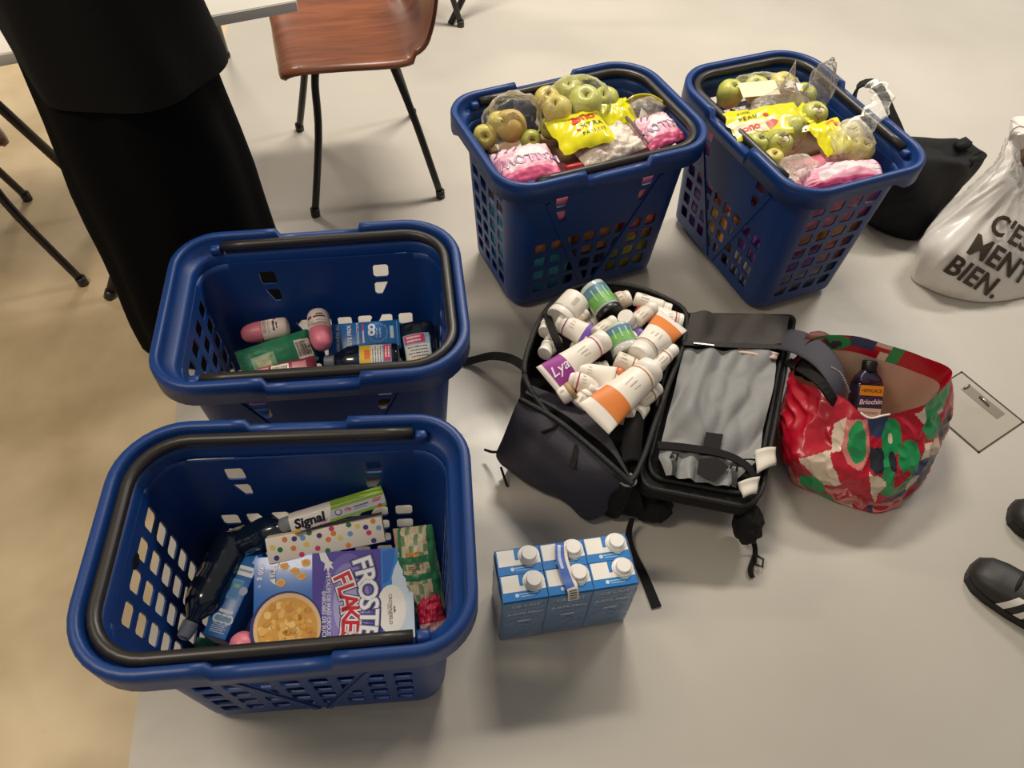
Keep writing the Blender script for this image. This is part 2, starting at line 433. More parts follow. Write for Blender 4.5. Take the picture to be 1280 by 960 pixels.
    for lo, hi in ribs:
        mb = MB(BLUE); mb.add(lo + hi, [[4, 5, 6, 7], [0, 1, 5, 4], [1, 2, 6, 5], [2, 3, 7, 6], [3, 0, 4, 7]], 0)
        mb.build('slanting_rib', t, False)
    # --- handle: black U lying in the rim
    mb = MB(BLACKP); hp = []
    zz = BH - .016; ins = .033
    L2, Wp, Wl = BL / 2 - ins, W0 / 2 - ins, W1 / 2 - ins; R = .088; xe = -BL / 2 + .098
    hp += [Vector((xe + (L2 - R - xe) * k / 8, lerp(Wp, Wl, k / 8.), zz)) for k in range(9)]
    hp += [Vector((L2 - R + R * math.cos(a), Wl - R + R * math.sin(a), zz)) for a in [math.pi / 2 * (1 - k / 8) for k in range(1, 9)]]
    hp += [Vector((v.x, -v.y, v.z)) for v in hp[::-1]]
    mb.tube(hp, .0105, 0, 12)
    h = mb.build('handle', t, False)
    for s in (1, -1):
        mb = MB(BLUE); mb.box(None, (xe - .026, s * (Wp - .002) - .010, BH - .034), (xe - .003, s * (Wp - .002) + .010, BH - .014), 0, .006)
        mb.build('handle_pivot', t, False)
    mb = MB(mat('latch_hole_black', (12, 12, 18), .5)); mb.lathe([(0.011, -.001), (.011, .001), (.006, .0015)], 0, 16, Matrix.Translation((BL / 2 - .0445, .0, BH - .085)) @ Matrix.Rotation(-math.pi / 2 + .06, 4, 'Y') @ Matrix.Diagonal((1, 1.3, 1, 1)))
    mb.build('latch_hole', t, False)  # dark inside of the handle's lock hole, painted as a flat black disc
    for sx in (1, -1):
        for sy in (1, -1):
            mb = MB(BLACKP); x, y = sx * .165, sy * .095
            mb.lathe([(.006, -.009), (.0105, -.007), (.011, 0), (.0105, .007), (.006, .009)], 0, 16, Matrix.Translation((x, y, .011)) @ Matrix.Rotation(math.pi / 2, 4, 'X'))
            mb.build('wheel', t, False)
    return t
BK = [('deep blue shopping basket nearest the camera, holding a large cereal box', (-0.342, 0.524), 3.2698),
      ('blue shopping basket behind the front one, with pink roll-ons and a green pack', (-0.398, 1.026), 0.1752),
      ('blue shopping basket heaped with apples, standing behind the open backpack', (0.131, 1.696), 0.4639),
      ('blue shopping basket turned away from the rest, heaped with apples, beside the black bag', (0.702, 1.775), 2.008)]
basket0 = make_basket(BK[0][0])
BM = []
for i, (lb, xy, a) in enumerate(BK):
    o = basket0 if i == 0 else copy_tree(basket0)
    o.location = (xy[0], xy[1], 0); o.rotation_euler = (0, 0, a); o['label'] = lb; o['group'] = 'blue shopping baskets on the floor'
    BM.append(Matrix.Translation((xy[0], xy[1], 0)) @ Matrix.Rotation(a, 4, 'Z'))

# ================================================================ floor hatch
HM = mat('hatch_panel_grey', (172, 164, 150), 0.33, bump=0.12, bscale=9, var=.05, vscale=12)
HG = mat('hatch_gap_dark', (70, 62, 50), 0.7)
hc = [Vector(p) for p in ((1.094, 1.206, 0.000), (1.228, 1.346, 0.000), (1.340, 1.183, 0.000), (1.185, 1.064, 0.000))]
ht = thing('floor_hatch', 'grey hatch panel let into the floor right of the red patterned bag', 'hatch', tuple(sum(hc, Vector()) / 4))
hx, hy = (hc[3] - hc[0]), (hc[1] - hc[0])
Fh = Face(hc[1], hc[2], hc[0])
mb = MB(HM); Fh.rect(mb, 0.022, 0.035, .978, .968, 0, .0012); mb.build('panel', ht)
mb = MB(HG)
for a in ((0, 0, 1, .035), (0, .968, 1, 1), (0, 0, .022, 1), (.978, 0, 1, 1)): Fh.rect(mb, *a, 0, .0008)
mb.build('gap', ht)
mb = MB(mat('hatch_recess', (128, 118, 104), .3, bump=.1, bscale=20))
Fh.rect(mb, .20, .12, .78, .30, 0, .0018); mb.build('lifting_recess', ht)
mb = MB(mat('steel_bright', (190, 186, 178), .2, 1.0))
mb.tube([Fh.at(.22, .14, .004), Fh.at(.22, .20, .006), Fh.at(.22, .25, .004)], .003, 0, 8); mb.build('lifting_ring', ht)
mb = MB(MATS['steel_bright']); mb.tube([Fh.at(.42, .19, .004), Fh.at(.50, .195, .006), Fh.at(.58, .21, .004)], .003, 0, 8); mb.build('lifting_ring', ht)

# ================================================================ wooden chairs
def wood_mat():
    m = bpy.data.materials.new('walnut_plywood'); m.use_nodes = True; nt = m.node_tree; b = nt.nodes['Principled BSDF']
    tc = nt.nodes.new('ShaderNodeTexCoord'); mp = nt.nodes.new('ShaderNodeMapping'); mp.inputs['Scale'].default_value = (2.2, 17, 8)
    n = nt.nodes.new('ShaderNodeTexNoise'); n.inputs['Scale'].default_value = 1.6; n.inputs['Detail'].default_value = 6; n.inputs['Distortion'].default_value = 1.0
    nt.links.new(tc.outputs['Object'], mp.inputs[0]); nt.links.new(mp.outputs[0], n.inputs['Vector'])
    cr = nt.nodes.new('ShaderNodeValToRGB'); e = cr.color_ramp.elements
    e[0].position = .3; e[0].color = rgb(104, 54, 28); e[1].position = .72; e[1].color = rgb(150, 86, 50)
    k = e.new(.5); k.color = rgb(126, 68, 36)
    nt.links.new(n.outputs['Fac'], cr.inputs[0]); nt.links.new(cr.outputs[0], b.inputs['Base Color'])
    b.inputs['Roughness'].default_value = .32; b.inputs['Coat Weight'].default_value = .35; b.inputs['Coat Roughness'].default_value = .2
    return m
WOOD = wood_mat(); STEELB = mat('black_steel_tube', (34, 29, 27), .38, spec=.5)
def make_chair(label):
    t = thing('wooden_chair', label, 'chair')
    prof = catmull([(-.215, .418), (-.205, .437), (-.17, .449), (-.06, .447), (.08, .440), (.155, .446), (.205, .475), (.232, .54), (.25, .64), (.268, .74), (.285, .83)], 44)
    N = 44; nu = 16; top = []; bot = []
    for i, p in enumerate(prof):
        k = i / (N - 1); hw = .205
        if k < .16: hw = .205 - .085 * (1 - math.sqrt(max(0, 1 - (1 - k / .16) ** 2)))
        if k > .45: hw = .205 - .02 * min(1, (k - .45) / .2)
        if k > .9: hw -= .06 * (1 - math.sqrt(max(0, 1 - ((k - .9) / .1) ** 2)))
        q = prof[min(i + 1, N - 1)] - prof[max(i - 1, 0)]; n = Vector((-q.y, 0, q.x)).normalized()
        rt, rb = [], []
        for j in range(nu + 1):
            w = -1 + 2 * j / nu; dish = .010 * (w * w) * (1 if k > .06 else 0) - .008 * w ** 8 * (1 if k < .5 else 0)
            c = Vector((p.x, w * hw, p.y)) + n * (dish if k < .5 else dish * 2)
            rt.append(c + n * .005); rb.append(c - n * .005)
        top.append(rt); bot.append(rb)
    mb = MB(WOOD)
    mb.loft([[*a, *b[::-1]] for a, b in zip(top, bot)], 0, True, True, True, True)
    mb.build('seat_shell', t, False)
    for fx, fy, ix, iy in ((-.2, -.235, -.115, -.125), (-.2, .235, -.115, .125), (.2, -.235, .095, -.125), (.2, .235, .095, .125)):
        mb = MB(STEELB)
        pth = catmull([(ix * .6, iy * .85, .425), (ix * .95, iy * 1.0, .421), (ix * 1.1, iy * 1.12, .385), (fx * .72, fy * .78, .25), (fx, fy, .012)], 18)
        mb.tube(pth, .0115, 0, 10); leg = mb.build('leg', t, False)
        mb = MB(BLACKP); mb.tube([(fx * .995, fy * .995, .026), (fx, fy, 0)], .0145, 0, 10); mb.build('foot_cap', leg, False)
    mb = MB(STEELB)
    for y in (-.106, .106): mb.tube([(-.10, y, .428), (.09, y, .426)], .0105, 0, 8)
    mb.tube([(0, -.106, .427), (0, .106, .427)], .009, 0, 8)
    mb.build('seat_frame', t, False)
    return t
chair0 = make_chair('brown moulded plywood chair with black tube legs standing behind the baskets')
chair0.location = (-.53, 2.121, 0); chair0.rotation_euler.z = math.radians(18.3)
def chair_copy(foot, lx, ly, rz, label):
    c = copy_tree(chair0); rz = math.radians(rz); c.rotation_euler.z = rz
    c.location = (foot[0] - (lx * math.cos(rz) - ly * math.sin(rz)), foot[1] - (lx * math.sin(rz) + ly * math.cos(rz)), 0)
    c['label'] = label; return c
for o in (chair0,): o['group'] = 'brown plywood chairs with black tube legs'
chair_copy((-1.235, 1.481, 0.000), -.2, .235, 222, 'chair whose two black tube legs show at the left edge under the white table')
chair_copy((-0.299, 3.075, 0.000), .2, -.235, 40, 'chair whose black tube leg stands upright at the top edge beyond the wooden chair')

# ================================================================ white table behind the person
tt = thing('white_table', 'white topped table with black tube legs behind the person in black', 'table', (-1.2, 1.9, 0))
tx = Vector((.876, .483, 0)); ty = Vector((-.483, .876, 0)); tc_ = Vector((-.532, 1.688, .74))
Mt = Matrix(((tx.x, ty.x, 0, tc_.x), (tx.y, ty.y, 0, tc_.y), (0, 0, 1, tc_.z), (0, 0, 0, 1)))
mb = MB(mat('white_laminate', (214, 208, 196), .4)); mb.box(Mt, (-1.5, 0, -.026), (0, .75, 0), 0, .003); mb.build('tabletop', tt)
mb = MB(mat('grey_table_edge', (206, 202, 194), .5)); mb.box(Mt, (-1.498, -.0015, -.0245), (-.002, .003, -.0025), 0, .0008); mb.build('edge_band', tt)
for foot, top in (((-1.144, 1.434, 0.000), (-.80, 1.70, .715)), ((-1.179, 2.734, 0.000), (-1.02, 2.33, .715)), ((-1.276, 1.806, 0.000), (-1.48, 1.66, .715)), ((-1.75, 1.30, 0), (-1.66, 1.36, .715))):
    mb = MB(STEELB); mb.tube([top, foot], .0135, 0, 10); lg = mb.build('leg', tt)
    mb = MB(BLACKP); f = Vector(foot); d = (Vector(top) - f).normalized(); mb.tube([f + d * .025, f], .016, 0, 10); mb.build('foot_cap', lg)

t2_ = thing('trestle_table', 'table beyond the top edge, showing one slanting black tube leg', 'table', (.4, 3.7, 0))
mb = MB(MATS['white_laminate']); mb.box(None, (-.05, 3.38, .715), (.85, 3.98, .74), 0, .003); mb.build('tabletop', t2_)
for foot, top in (((-0.344, 3.090, 0.000), (.06, 3.43, .715)), ((1.15, 3.55, 0), (.78, 3.45, .715)), ((-.34, 4.15, 0), (.0, 3.93, .715)), ((1.1, 4.15, 0), (.78, 3.93, .715))):
    mb = MB(STEELB); mb.tube([top, foot], .0135, 0, 10); mb.build('leg', t2_)

# ================================================================ people
SKIN = mat('skin', (190, 140, 112), .5, sss=.1); HAIR = mat('dark_hair', (28, 22, 20), .55, bump=.5, bscale=120)
ROBE = mat('black_cloth', (9, 8, 9), .95, spec=.1, bump=.15, bscale=90); JACK = mat('black_jacket', (13, 12, 12), .9, spec=.2, bump=.2, bscale=60)
def make_body(root, mats, arms, feet=None):
    """one continuous skinned figure in local coordinates, facing -y"""
    V = [(0, 0, .93), (0, .0, 1.08), (0, .01, 1.25), (0, .015, 1.40), (0, .0, 1.48), (0, -.01, 1.545), (0, -.02, 1.60), (0, -.015, 1.68)]
    Rr = [(.15, .105), (.125, .095), (.15, .10), (.12, .08), (.052, .052), (.065, .075), (.078, .098), (.06, .075)]
    E = [(i, i + 1) for i in range(7)]
    for s in (1, -1):
        b = len(V); an, toe = feet[0 if s > 0 else 1] if feet else ((s * .10, .01, .09), (s * .105, -.10, .035)); V += [(s * .09, 0, .86), (an[0] * .9, an[1] - .03, .48), an, toe]
        Rr += [(.088, .088), (.058, .058), (.04, .04), (.034, .026)]; E += [(0, b), (b, b + 1), (b + 1, b + 2), (b + 2, b + 3)]
        b = len(V); el, wr = arms[0 if s > 0 else 1]
        V += [(s * .17, .015, 1.39), el, wr]; Rr += [(.058, .055), (.042, .042), (.03, .024)]; E += [(3, b), (b, b + 1), (b + 1, b + 2)]
        d = (Vector(wr) - Vector(el)).normalized(); sd = d.cross(Vector((0, 0, 1))).normalized()
        for q in range(4):
            k = len(V); o = sd * (.03 - .02 * q) * s; L = (.075, .085, .08, .062)[q]
            V += [tuple(Vector(wr) + d * .085 + o), tuple(Vector(wr) + d * (.085 + L * .55) + o * 1.15), tuple(Vector(wr) + d * (.085 + L) + o * 1.15 + Vector((0, 0, -.012)))]
            Rr += [(.010, .010), (.0085, .0085), (.0065, .0065)]; E += [(b + 2, k), (k, k + 1), (k + 1, k + 2)]
        k = len(V); o = sd * .045 * s
        V += [tuple(Vector(wr) + d * .035 + o), tuple(Vector(wr) + d * .075 + o * 1.2)]; Rr += [(.011, .011), (.008, .008)]; E += [(b + 2, k), (k, k + 1)]
    me = bpy.data.meshes.new('body'); me.from_pydata(V, E, []); 
    o = bpy.data.objects.new('body', me); C.objects.link(o); o.parent = root
    sk = o.modifiers.new('skin', 'SKIN'); sk.use_smooth_shade = True
    lay = me.skin_vertices[0] if me.skin_vertices else None
    if lay is None:
        bm = bmesh.new(); bm.from_mesh(me); bm.verts.layers.skin.verify(); bm.to_mesh(me); bm.free(); lay = me.skin_vertices[0]
    for i, r in enumerate(Rr): lay.data[i].radius = r; lay.data[i].use_root = (i == 0)
    ss = o.modifiers.new('smooth', 'SUBSURF'); ss.levels = 1; ss.render_levels = 1
    me.materials.append(mats); ROOTM[o.name] = ROOTM[root.name]
    for s in (1, -1):
        mb = MB(mat('eye_white', (230, 226, 220), .2)); mb.lathe([(0, -.012), (.0085, -.0085), (.012, 0), (.0085, .0085), (0, .012)], 0, 12, Matrix.Translation((s * .031, -.098, 1.625))); mb.build('eye', root, False)
        mb = MB(SKIN); mb.lathe([(.004, 0), (.018, .004), (.026, .016), (.02, .02)], 0, 12, Matrix.Translation((s * .078, .0, 1.615)) @ Matrix.Rotation(s * math.pi / 2, 4, 'Y')); mb.build('ear', root, False)
    mb = MB(SKIN); mb.loft([[(x, y, z) for x, y, z in r] for r in ([(-.006, -.105, 1.63), (.006, -.105, 1.63), (.0, -.11, 1.632)], [(-.012, -.105, 1.60), (.012, -.105, 1.60), (0, -.13, 1.602)], [(-.014, -.104, 1.59), (.014, -.104, 1.59), (0, -.118, 1.588)])], 0, True, True, True, True); mb.build('nose', root, False)
    mb = MB(mat('lips', (150, 84, 78), .4)); mb.tube([(-.024, -.098, 1.563), (-.01, -.106, 1.566), (.01, -.106, 1.566), (.024, -.098, 1.563)], .005, 0, 8); mb.build('mouth', root, False)
    return o
def hair(root, long):
    mb = MB(HAIR)
    def f(u, v):
        a = 2 * math.pi * u; z = 1.72 - (.16 + (.22 if long else 0)) * v; k = math.sin(min(1, v * 2.2 + .02) * math.pi / 2)
        face = max(0, -math.sin(a)) ** 2 * min(1, v * 3)
        r = k * (1 + .05 * nz((math.cos(a), math.sin(a), v * 2), 4))
        return Vector((.088 * r * math.cos(a), .0 + .112 * r * math.sin(a) * (1 - .35 * face) + .02 * face - .012, z + .07 * face))
    mb.grid(f, 36, 14, 0); mb.build('hair', root, False)
def garment(root, name, m, rings, n=64, fold=.02, freq=9, seed=0):
    """rings of (z, rx, ry, cx, cy): cloth wrapped round the figure with soft vertical folds"""
    mb = MB(m); R = []
    zs = catmull([(z, rx, ry) for z, rx, ry, _, _ in rings], 30); cs = catmull([(0, cx, cy) for _, _, _, cx, cy in rings], 30)
    for i, (p, q) in enumerate(zip(zs, cs)):
        k = 1 - i / 29.; ring = []
        for j in range(n):
            a = 2 * math.pi * j / n; w = 1 + fold * (1 + 2 * k * 0) * (math.sin(a * freq + seed + 2 * nz((math.cos(a), math.sin(a), p.x * 2), 1.3, seed)) + nz((math.cos(a) * 2, math.sin(a) * 2, p.x * 5), 1, seed))
            ring.append(Vector((q.y + p.y * w * math.cos(a), q.z + p.z * w * math.sin(a), p.x)))
        R.append(ring)
    mb.loft(R, 0, True); return mb.build(name, root, False)
# person in black robe
p1 = thing('person', 'person in a long black robe and black jacket standing left of the baskets', 'person', (-.807, 1.375, 0), math.radians(200))
make_body(p1, SKIN, [((.27, -.03, 1.13), (.20, -.24, 1.05)), ((-.27, -.03, 1.13), (-.22, -.24, 1.05))])
hair(p1, True)
garment(p1, 'robe', ROBE, [(.008, .212, .185, 0, 0), (.25, .203, .175, 0, 0), (.6, .182, .16, 0, 0), (.9, .16, .145, 0, 0), (1.12, .155, .125, 0, 0), (1.3, .19, .125, 0, .01), (1.42, .15, .10, 0, .015), (1.49, .075, .075, 0, .0)], fold=.03)
garment(p1, 'jacket', JACK, [(.74, .182, .172, -.012, 0), (.78, .182, .17, -.01, 0), (.95, .178, .165, 0, 0), (1.15, .178, .155, 0, 0), (1.32, .215, .145, 0, .01), (1.43, .165, .115, 0, .015), (1.50, .085, .085, 0, .0)], fold=.035, freq=6, seed=3)
for s in (1, -1):
    mb = MB(JACK); mb.tube(catmull([(s * .17, .015, 1.41), (s * .255, -.01, 1.25), (s * .275, -.04, 1.12), (s * .24, -.16, 1.075), (s * .205, -.235, 1.05)], 16), [.075 - .002 * k for k in range(16)], 0, 14); mb.build('sleeve', p1, False)
    mb = MB(mat('black_shoe', (16, 15, 15), .6)); mb.loft([[Vector((s * .105 + .042 * w * math.cos(a), y, .004 + h * max(0, math.sin(a)))) for a in [2 * math.pi * q / 14 for q in range(14)]] for y, w, h in ((.05, .3, .05), (.03, .9, .08), (-.04, .9, .075), (-.11, 1, .05), (-.16, .8, .035), (-.18, .3, .015))], 0, True, True, True, True); mb.build('shoe', p1, False)

# person at the right edge: only the trainers show
ang = math.radians(-138)   # local -y (toes) points to the upper left
toe1, toe2 = Vector((1.050, 0.757, 0.000)), Vector((1.194, 0.909, 0.000)); A1, A2 = math.radians(140), math.radians(152)
d1, d2 = Vector((math.cos(A1), math.sin(A1), 0)), Vector((math.cos(A2), math.sin(A2), 0))
h1, h2 = toe1 - d1 * .235, toe2 - d2 * .235                          # the two ankles
pz = math.radians(146 - 270); pc = (h1 + h2) / 2
p2 = thing('person', 'person in black trainers with white stripes at the right edge', 'person', tuple(pc), pz)
_r = ROOTM[p2.name].inverted(); f1, f2 = _r @ h1, _r @ h2; t1, t2 = _r @ (toe1 - d1 * .12), _r @ (toe2 - d2 * .12)
ft = [((f1.x, f1.y, .09), (t1.x, t1.y, .042)), ((f2.x, f2.y, .09), (t2.x, t2.y, .042))]
if f1.x < f2.x: ft = ft[::-1]
make_body(p2, SKIN, [((.28, .02, 1.12), (.27, -.03, .88)), ((-.28, .02, 1.12), (-.27, -.03, .88))], ft)
hair(p2, False)
TRO = mat('dark_trousers', (30, 32, 40), .9, bump=.2, bscale=80)
garment(p2, 'jumper', mat('grey_jumper', (84, 84, 88), .95, bump=.3, bscale=70), [(.86, .185, .14, 0, 0), (1.05, .17, .13, 0, 0), (1.3, .20, .135, 0, .01), (1.42, .155, .11, 0, .015), (1.49, .08, .08, 0, .0)], fold=.012)
SOLE = mat('black_sole', (24, 22, 21), .6); UPP = mat('black_leather', (34, 30, 28), .5, bump=.15, bscale=50); WSTR = mat('white_stripe', (226, 222, 214), .5)
def shoe(root, M):
    st = [(-.155, .012, .020), (-.150, .030, .036), (-.13, .045, .050), (-.10, .0515, .058), (-.05, .052, .066), (0, .047, .085), (.04, .042, .098), (.09, .041, .102), (.125, .036, .10), (.142, .020, .09)]
    def ring(y, w, h, z0=.016, e=0): return [Vector(((w + e) * math.copysign(abs(math.cos(a)) ** .7, math.cos(a)), y, z0 + (h - z0 + e) * max(0, math.sin(a)) ** .8)) for a in [math.pi * q / 18 for q in range(19)]]
    sc = Matrix.Diagonal((1, 1, 1, 1))
    mb = MB(UPP); mb.loft([ring(*q) for q in st], 0, True, False, M=M); mb.poly([Vector((x, y, z)) for x, y, z in [(q.x, q.y, q.z) for q in ring(*st[-1])]], 0, M)
    u = mb.build('shoe_upper', root, False)
    mb = MB(SOLE); ol = [(w + .003, y) for y, w, h in st]; pts = [Vector((w, y, 0)) for w, y in ol] + [Vector((-w, y, 0)) for w, y in ol[::-1]]
    mb.loft([[p * 1 for p in pts], [p + Vector((0, 0, .02)) for p in pts]], 0, False, True, True, True, M=M); mb.build('shoe_sole', root, False)
    for sd in (1, -1):
        for k in range(3):
            y0 = -.082 + .036 * k
            def pt(u, v):
                y = y0 + .017 * u + .022 * v; 
                i = max(q for q in range(len(st)) if st[q][0] <= y) if y > st[0][0] else 0; i = min(i, len(st) - 2)
                kk = (y - st[i][0]) / (st[i + 1][0] - st[i][0]); w = st[i][1] + (st[i + 1][1] - st[i][1]) * kk; h = st[i][2] + (st[i + 1][2] - st[i][2]) * kk
                a = .08 + (.95) * v; rr = ring(y, w, h, .016, .0012)
                f = a / math.pi * 18; i0 = int(f); q = rr[i0].lerp(rr[i0 + 1], f - i0); return Vector((q.x * sd, q.y, q.z))
            mb = MB(WSTR); mb.grid(pt, 3, 8, 0, M=M); mb.build('stripe', root, False)
    mb = MB(mat('black_lace', (18, 17, 17), .8))
    for k in range(5):
        y = -.07 + .022 * k; z = .064 + .009 * k
        mb.tube([(-.026, y, z - .008), (0, y - .003, z + .004), (.026, y, z - .008)], .004, 0, 8, M=M)
    mb.build('laces', root, False)['kind'] = 'stuff'
R2 = ROOTM[p2.name]
def put_shoe(toe, ang_deg):
    # toe on the floor, pointing along ang_deg in the world
    a = math.radians(ang_deg); d = Vector((math.cos(a), math.sin(a), 0)); c = Vector(toe) - d * .155
    x = Vector((-d.y, d.x, 0)) * -1
    Mw = Matrix(((x.x * -1, -d.x, 0, c.x), (x.y * -1, -d.y, 0, c.y), (0, 0, 1, 0), (0, 0, 0, 1)))
    shoe(p2, R2.inverted() @ Mw); return c
c1 = put_shoe((1.050, 0.757, 0.000), 140); c2 = put_shoe((1.194, 0.909, 0.000), 152)
for l in (f1, f2):
    sg = 1 if l.x > (f1.x + f2.x) / 2 else -1
    mb = MB(TRO); mb.tube(catmull([(l.x, l.y, .085), (l.x, l.y, .3), (l.x * .9, l.y * .7 - .01, .5), (sg * .095, 0, .8), (sg * .08, 0, .93)], 18), [.058 + .002 * k for k in range(18)], 0, 18); mb.build('trouser_leg', p2, False)

# ================================================================ kinds of goods
def profile_bottle(mb, M, prof, m, n=22, flat=1.0, rib=None):
    rings = []
    for r, z in prof:
        rr = [Vector((r * flat * math.cos(a), r * math.sin(a), z)) for a in [2 * math.pi * k / n for k in range(n)]]
        if rib: rr = [Vector((p.x * (1 + rib * math.sin(z * 150)), p.y * (1 + rib * math.sin(z * 150)), p.z)) for p in rr]
        rings.append(rr)
    mb.loft(rings, m, True, True, prof[0][0] > 1e-5, prof[-1][0] > 1e-5, M)
def patch(mb, M, r, z0, z1, a0, a1, m, flat=1.0, off=.0006, n=10, nv=1):
    """printed patch wrapped on a round body; angles in degrees, 0 is the side that shows"""
    rf = r if callable(r) else (lambda z: r)
    mb.grid(lambda u, v: Vector(((rf(z0 + (z1 - z0) * v) * flat + off) * math.cos(math.radians(a0 + (a1 - a0) * u)), (rf(z0 + (z1 - z0) * v) + off) * math.sin(math.radians(a0 + (a1 - a0) * u)), z0 + (z1 - z0) * v)), n, nv, m, True, M)
def patch_text(mb, M, r, t, zc, ac, size, m, along=True, flat=1.0, off=.001, bold=.01):
    """lettering wrapped on a round body, running along the axis or around it"""
    vs, fs = text_mesh(t, bold, 0, 1); rf = r if callable(r) else (lambda z: r); out = []
    for p in vs:
        z = zc + (p.x if along else p.y) * size; R = rf(z)
        a = math.radians(ac) + ((-p.y if along else p.x) * size) / max(R, .004) * (1 if along else 1)
        out.append(Vector(((R * flat + off) * math.cos(a), (R + off) * math.sin(a), z)))
    mb.add(out, fs, m, False, M)
def interp(prof):
    def f(z):
        for (r0, z0), (r1, z1) in zip(prof, prof[1:]):
            if z0 <= z <= z1 and z1 > z0: return r0 + (r1 - r0) * (z - z0) / (z1 - z0)
        return prof[-1][0]
    return f
WHITEP = mat('white_cosmetic_plastic', (238, 230, 217), .42, sss=.0)
WHITEC = mat('white_cap_plastic', (238, 232, 222), .35)
GREYC = mat('grey_cap', (120, 122, 132), .45)
DARKB = mat('dark_teal_bottle', (14, 26, 42), .16, coat=.5)
PINKC = mat('pink_cap', (214, 118, 136), .42)
def label_lines(mb, M, rf, z0, z1, a0, a1, m, rows=4, flat=1.0):
    for k in range(rows):
        aa = a0 + (a1 - a0) * (k + .5) / rows; w = (a1 - a0) / rows * .22
        patch(mb, M, rf, z0, z0 + (z1 - z0) * random.uniform(.55, 1), aa - w, aa + w, m, flat, .0012, 2)
def detergent(name, label, p0, p1, r, flat=.72, side=(0, 0, 1), lab=True, ribs=True, capm=None, lab_a=(-70, 70), lab_z=(.16, .55)):
    p0, p1 = Vector(p0), Vector(p1); L = (p1 - p0).length; M = axis_frame(p0, p1, side)
    t = thing(name, label, 'bottle', tuple(p0))
    prof = [(r * .55, 0), (r * .9, .004), (r, .014), (r, L * .30), (r * .95, L * .45), (r, L * .58), (r * .92, L * .68), (r * .70, L * .77), (r * .42, L * .83), (r * .36, L * .86)]
    if ribs: prof = [(rr, z) for rr, z in [(r * (.55 if k == 0 else .93 if k == 1 else (1 - .055 * (k % 3 == 0)) if k < 15 else (.93, .80, .62, .42, .37)[k - 15]), L * .86 * k / 19.) for k in range(20)]]
    mb = MB(DARKB); profile_bottle(mb, M, prof, 0, 26, flat); body = mb.build('bottle_body', t)
    mb = MB(capm or GREYC); q = r * .44
    mb.lathe([(q, L * .855), (q * 1.02, L * .87), (q * .96, L * .93), (q * .8, L * .985), (q * .5, L)], 0, 18, M); mb.build('cap', t)
    if lab:
        mb = MB(ink(150, 190, 220)); rf = interp(prof); z0, z1 = L * lab_z[0], L * lab_z[1]; a0, a1 = lab_a; dz = z1 - z0
        g = lambda u0, u1, v0, v1, m: patch(mb, M, lambda z: r * 1.0, z0 + dz * u0, z0 + dz * u1, a0 + (a1 - a0) * v0, a0 + (a1 - a0) * v1, m, flat, .0012 if m == 0 else .0018)
        g(0, 1, 0, 1, 0); g(.62, .98, .08, .92, ink(236, 190, 40)); g(.28, .66, .05, .95, ink(228, 224, 214)); g(.02, .24, .2, .95, ink(214, 60, 110)); g(.66, .84, .3, .7, ink(226, 110, 50))
        for k in range(4): g(.32 + .08 * k, .35 + .08 * k, .15, .85 - .1 * (k % 2), ink(70, 80, 110))
        for k in range(2): g(.06 + .09 * k, .10 + .09 * k, .35, .85, ink(240, 230, 230))
        mb.build('label', body)
    return t
def rollon(label, tip, end, r, up=(0, 0, 1)):
    """roll-on deodorant: pink domed cap at tip, white body to end"""
    p0, p1 = Vector(end), Vector(tip); L = (p1 - p0).length; M = axis_frame(p0, p1, up)
    t = thing('roll_on_deodorant', label, 'deodorant', tuple(p0), group='pink and white roll-on deodorants')
    mb = MB(mat('rollon_white', (222, 206, 196), .35)); mb.lathe([(r * .62, 0), (r * .86, r * .12), (r * .97, r * .35), (r, r * .8), (r, L * .54)], 0, 24, M); b = mb.build('bottle_body', t)
    mb = MB(PINKC); mb.lathe([(r * 1.0, L * .53), (r * 1.01, L * .56), (r * .99, L * .70), (r * .9, L * .82), (r * .72, L * .92), (r * .42, L * .98), (0, L)], 0, 24, M); mb.build('cap', t)
    mb = MB(ink(90, 60, 66))
    patch(mb, M, r, L * .26, L * .30, -50, 10, 0); patch(mb, M, r, L * .20, L * .23, -40, -5, 0)
    patch(mb, M, r, L * .22, L * .29, 20, 45, ink(120, 60, 70)); patch(mb, M, r, L * .38, L * .395, -60, 60, ink(190, 150, 150))
    for k in range(4): patch(mb, M, r, L * (.44 + .02 * k), L * (.448 + .02 * k), -55, 40 - 10 * k, ink(160, 130, 128))
    mb.build('printed_text', b)
    return t
def pillow(name, label, cat, tl, tr, bl, thick, mfn, n=36, m=28, wr=.004, seed=1.0, crimp=True, group=None, pname='wrapper', power=.55):
    """a filled flow-pack: two bulging sheets meeting in a flat seam; mfn(u, v) gives the printed colour"""
    F = Face(tl, tr, bl)
    def zz(u, v):
        a = max(0, 1 - (2 * u - 1) ** 2); b = max(0, 1 - (2 * v - 1) ** 2)
        e = (a * b) ** power
        p = (u * 3, v * 3 * F.h / F.w, seed)
        edge = 1 - min(1, a * b * 2)
        return thick * e + wr * (nz(p, 2.2) + .6 * nz(p, 5, 3) * (1 + 2 * edge)) * min(1, a * b * 6) + wr * .8 * math.sin(v * 60 + 3 * nz(p, 1.5)) * edge * min(1, 4 * a * b + .1)
    F.zfn = zz
    t = thing(name, label, cat, tuple(F.at(.5, .5, -thick)), group=group)
    mb = MB()
    def pt(u, v):
        return F.at(u, v, 0)
    def under(u, v): return F.M @ Vector((u * F.w, -v * F.h, -zz(1 - u, v) * .9))
    mb.grid(lambda u, v: pt(u, 1 - v), n, m, lambda u, v: mfn(u, 1 - v), True)
    mb.grid(lambda u, v: under(1 - u, 1 - v), n, m, lambda u, v: mfn(u, 1 - v), True)
    w = mb.build(pname, t)
    return t, F, w
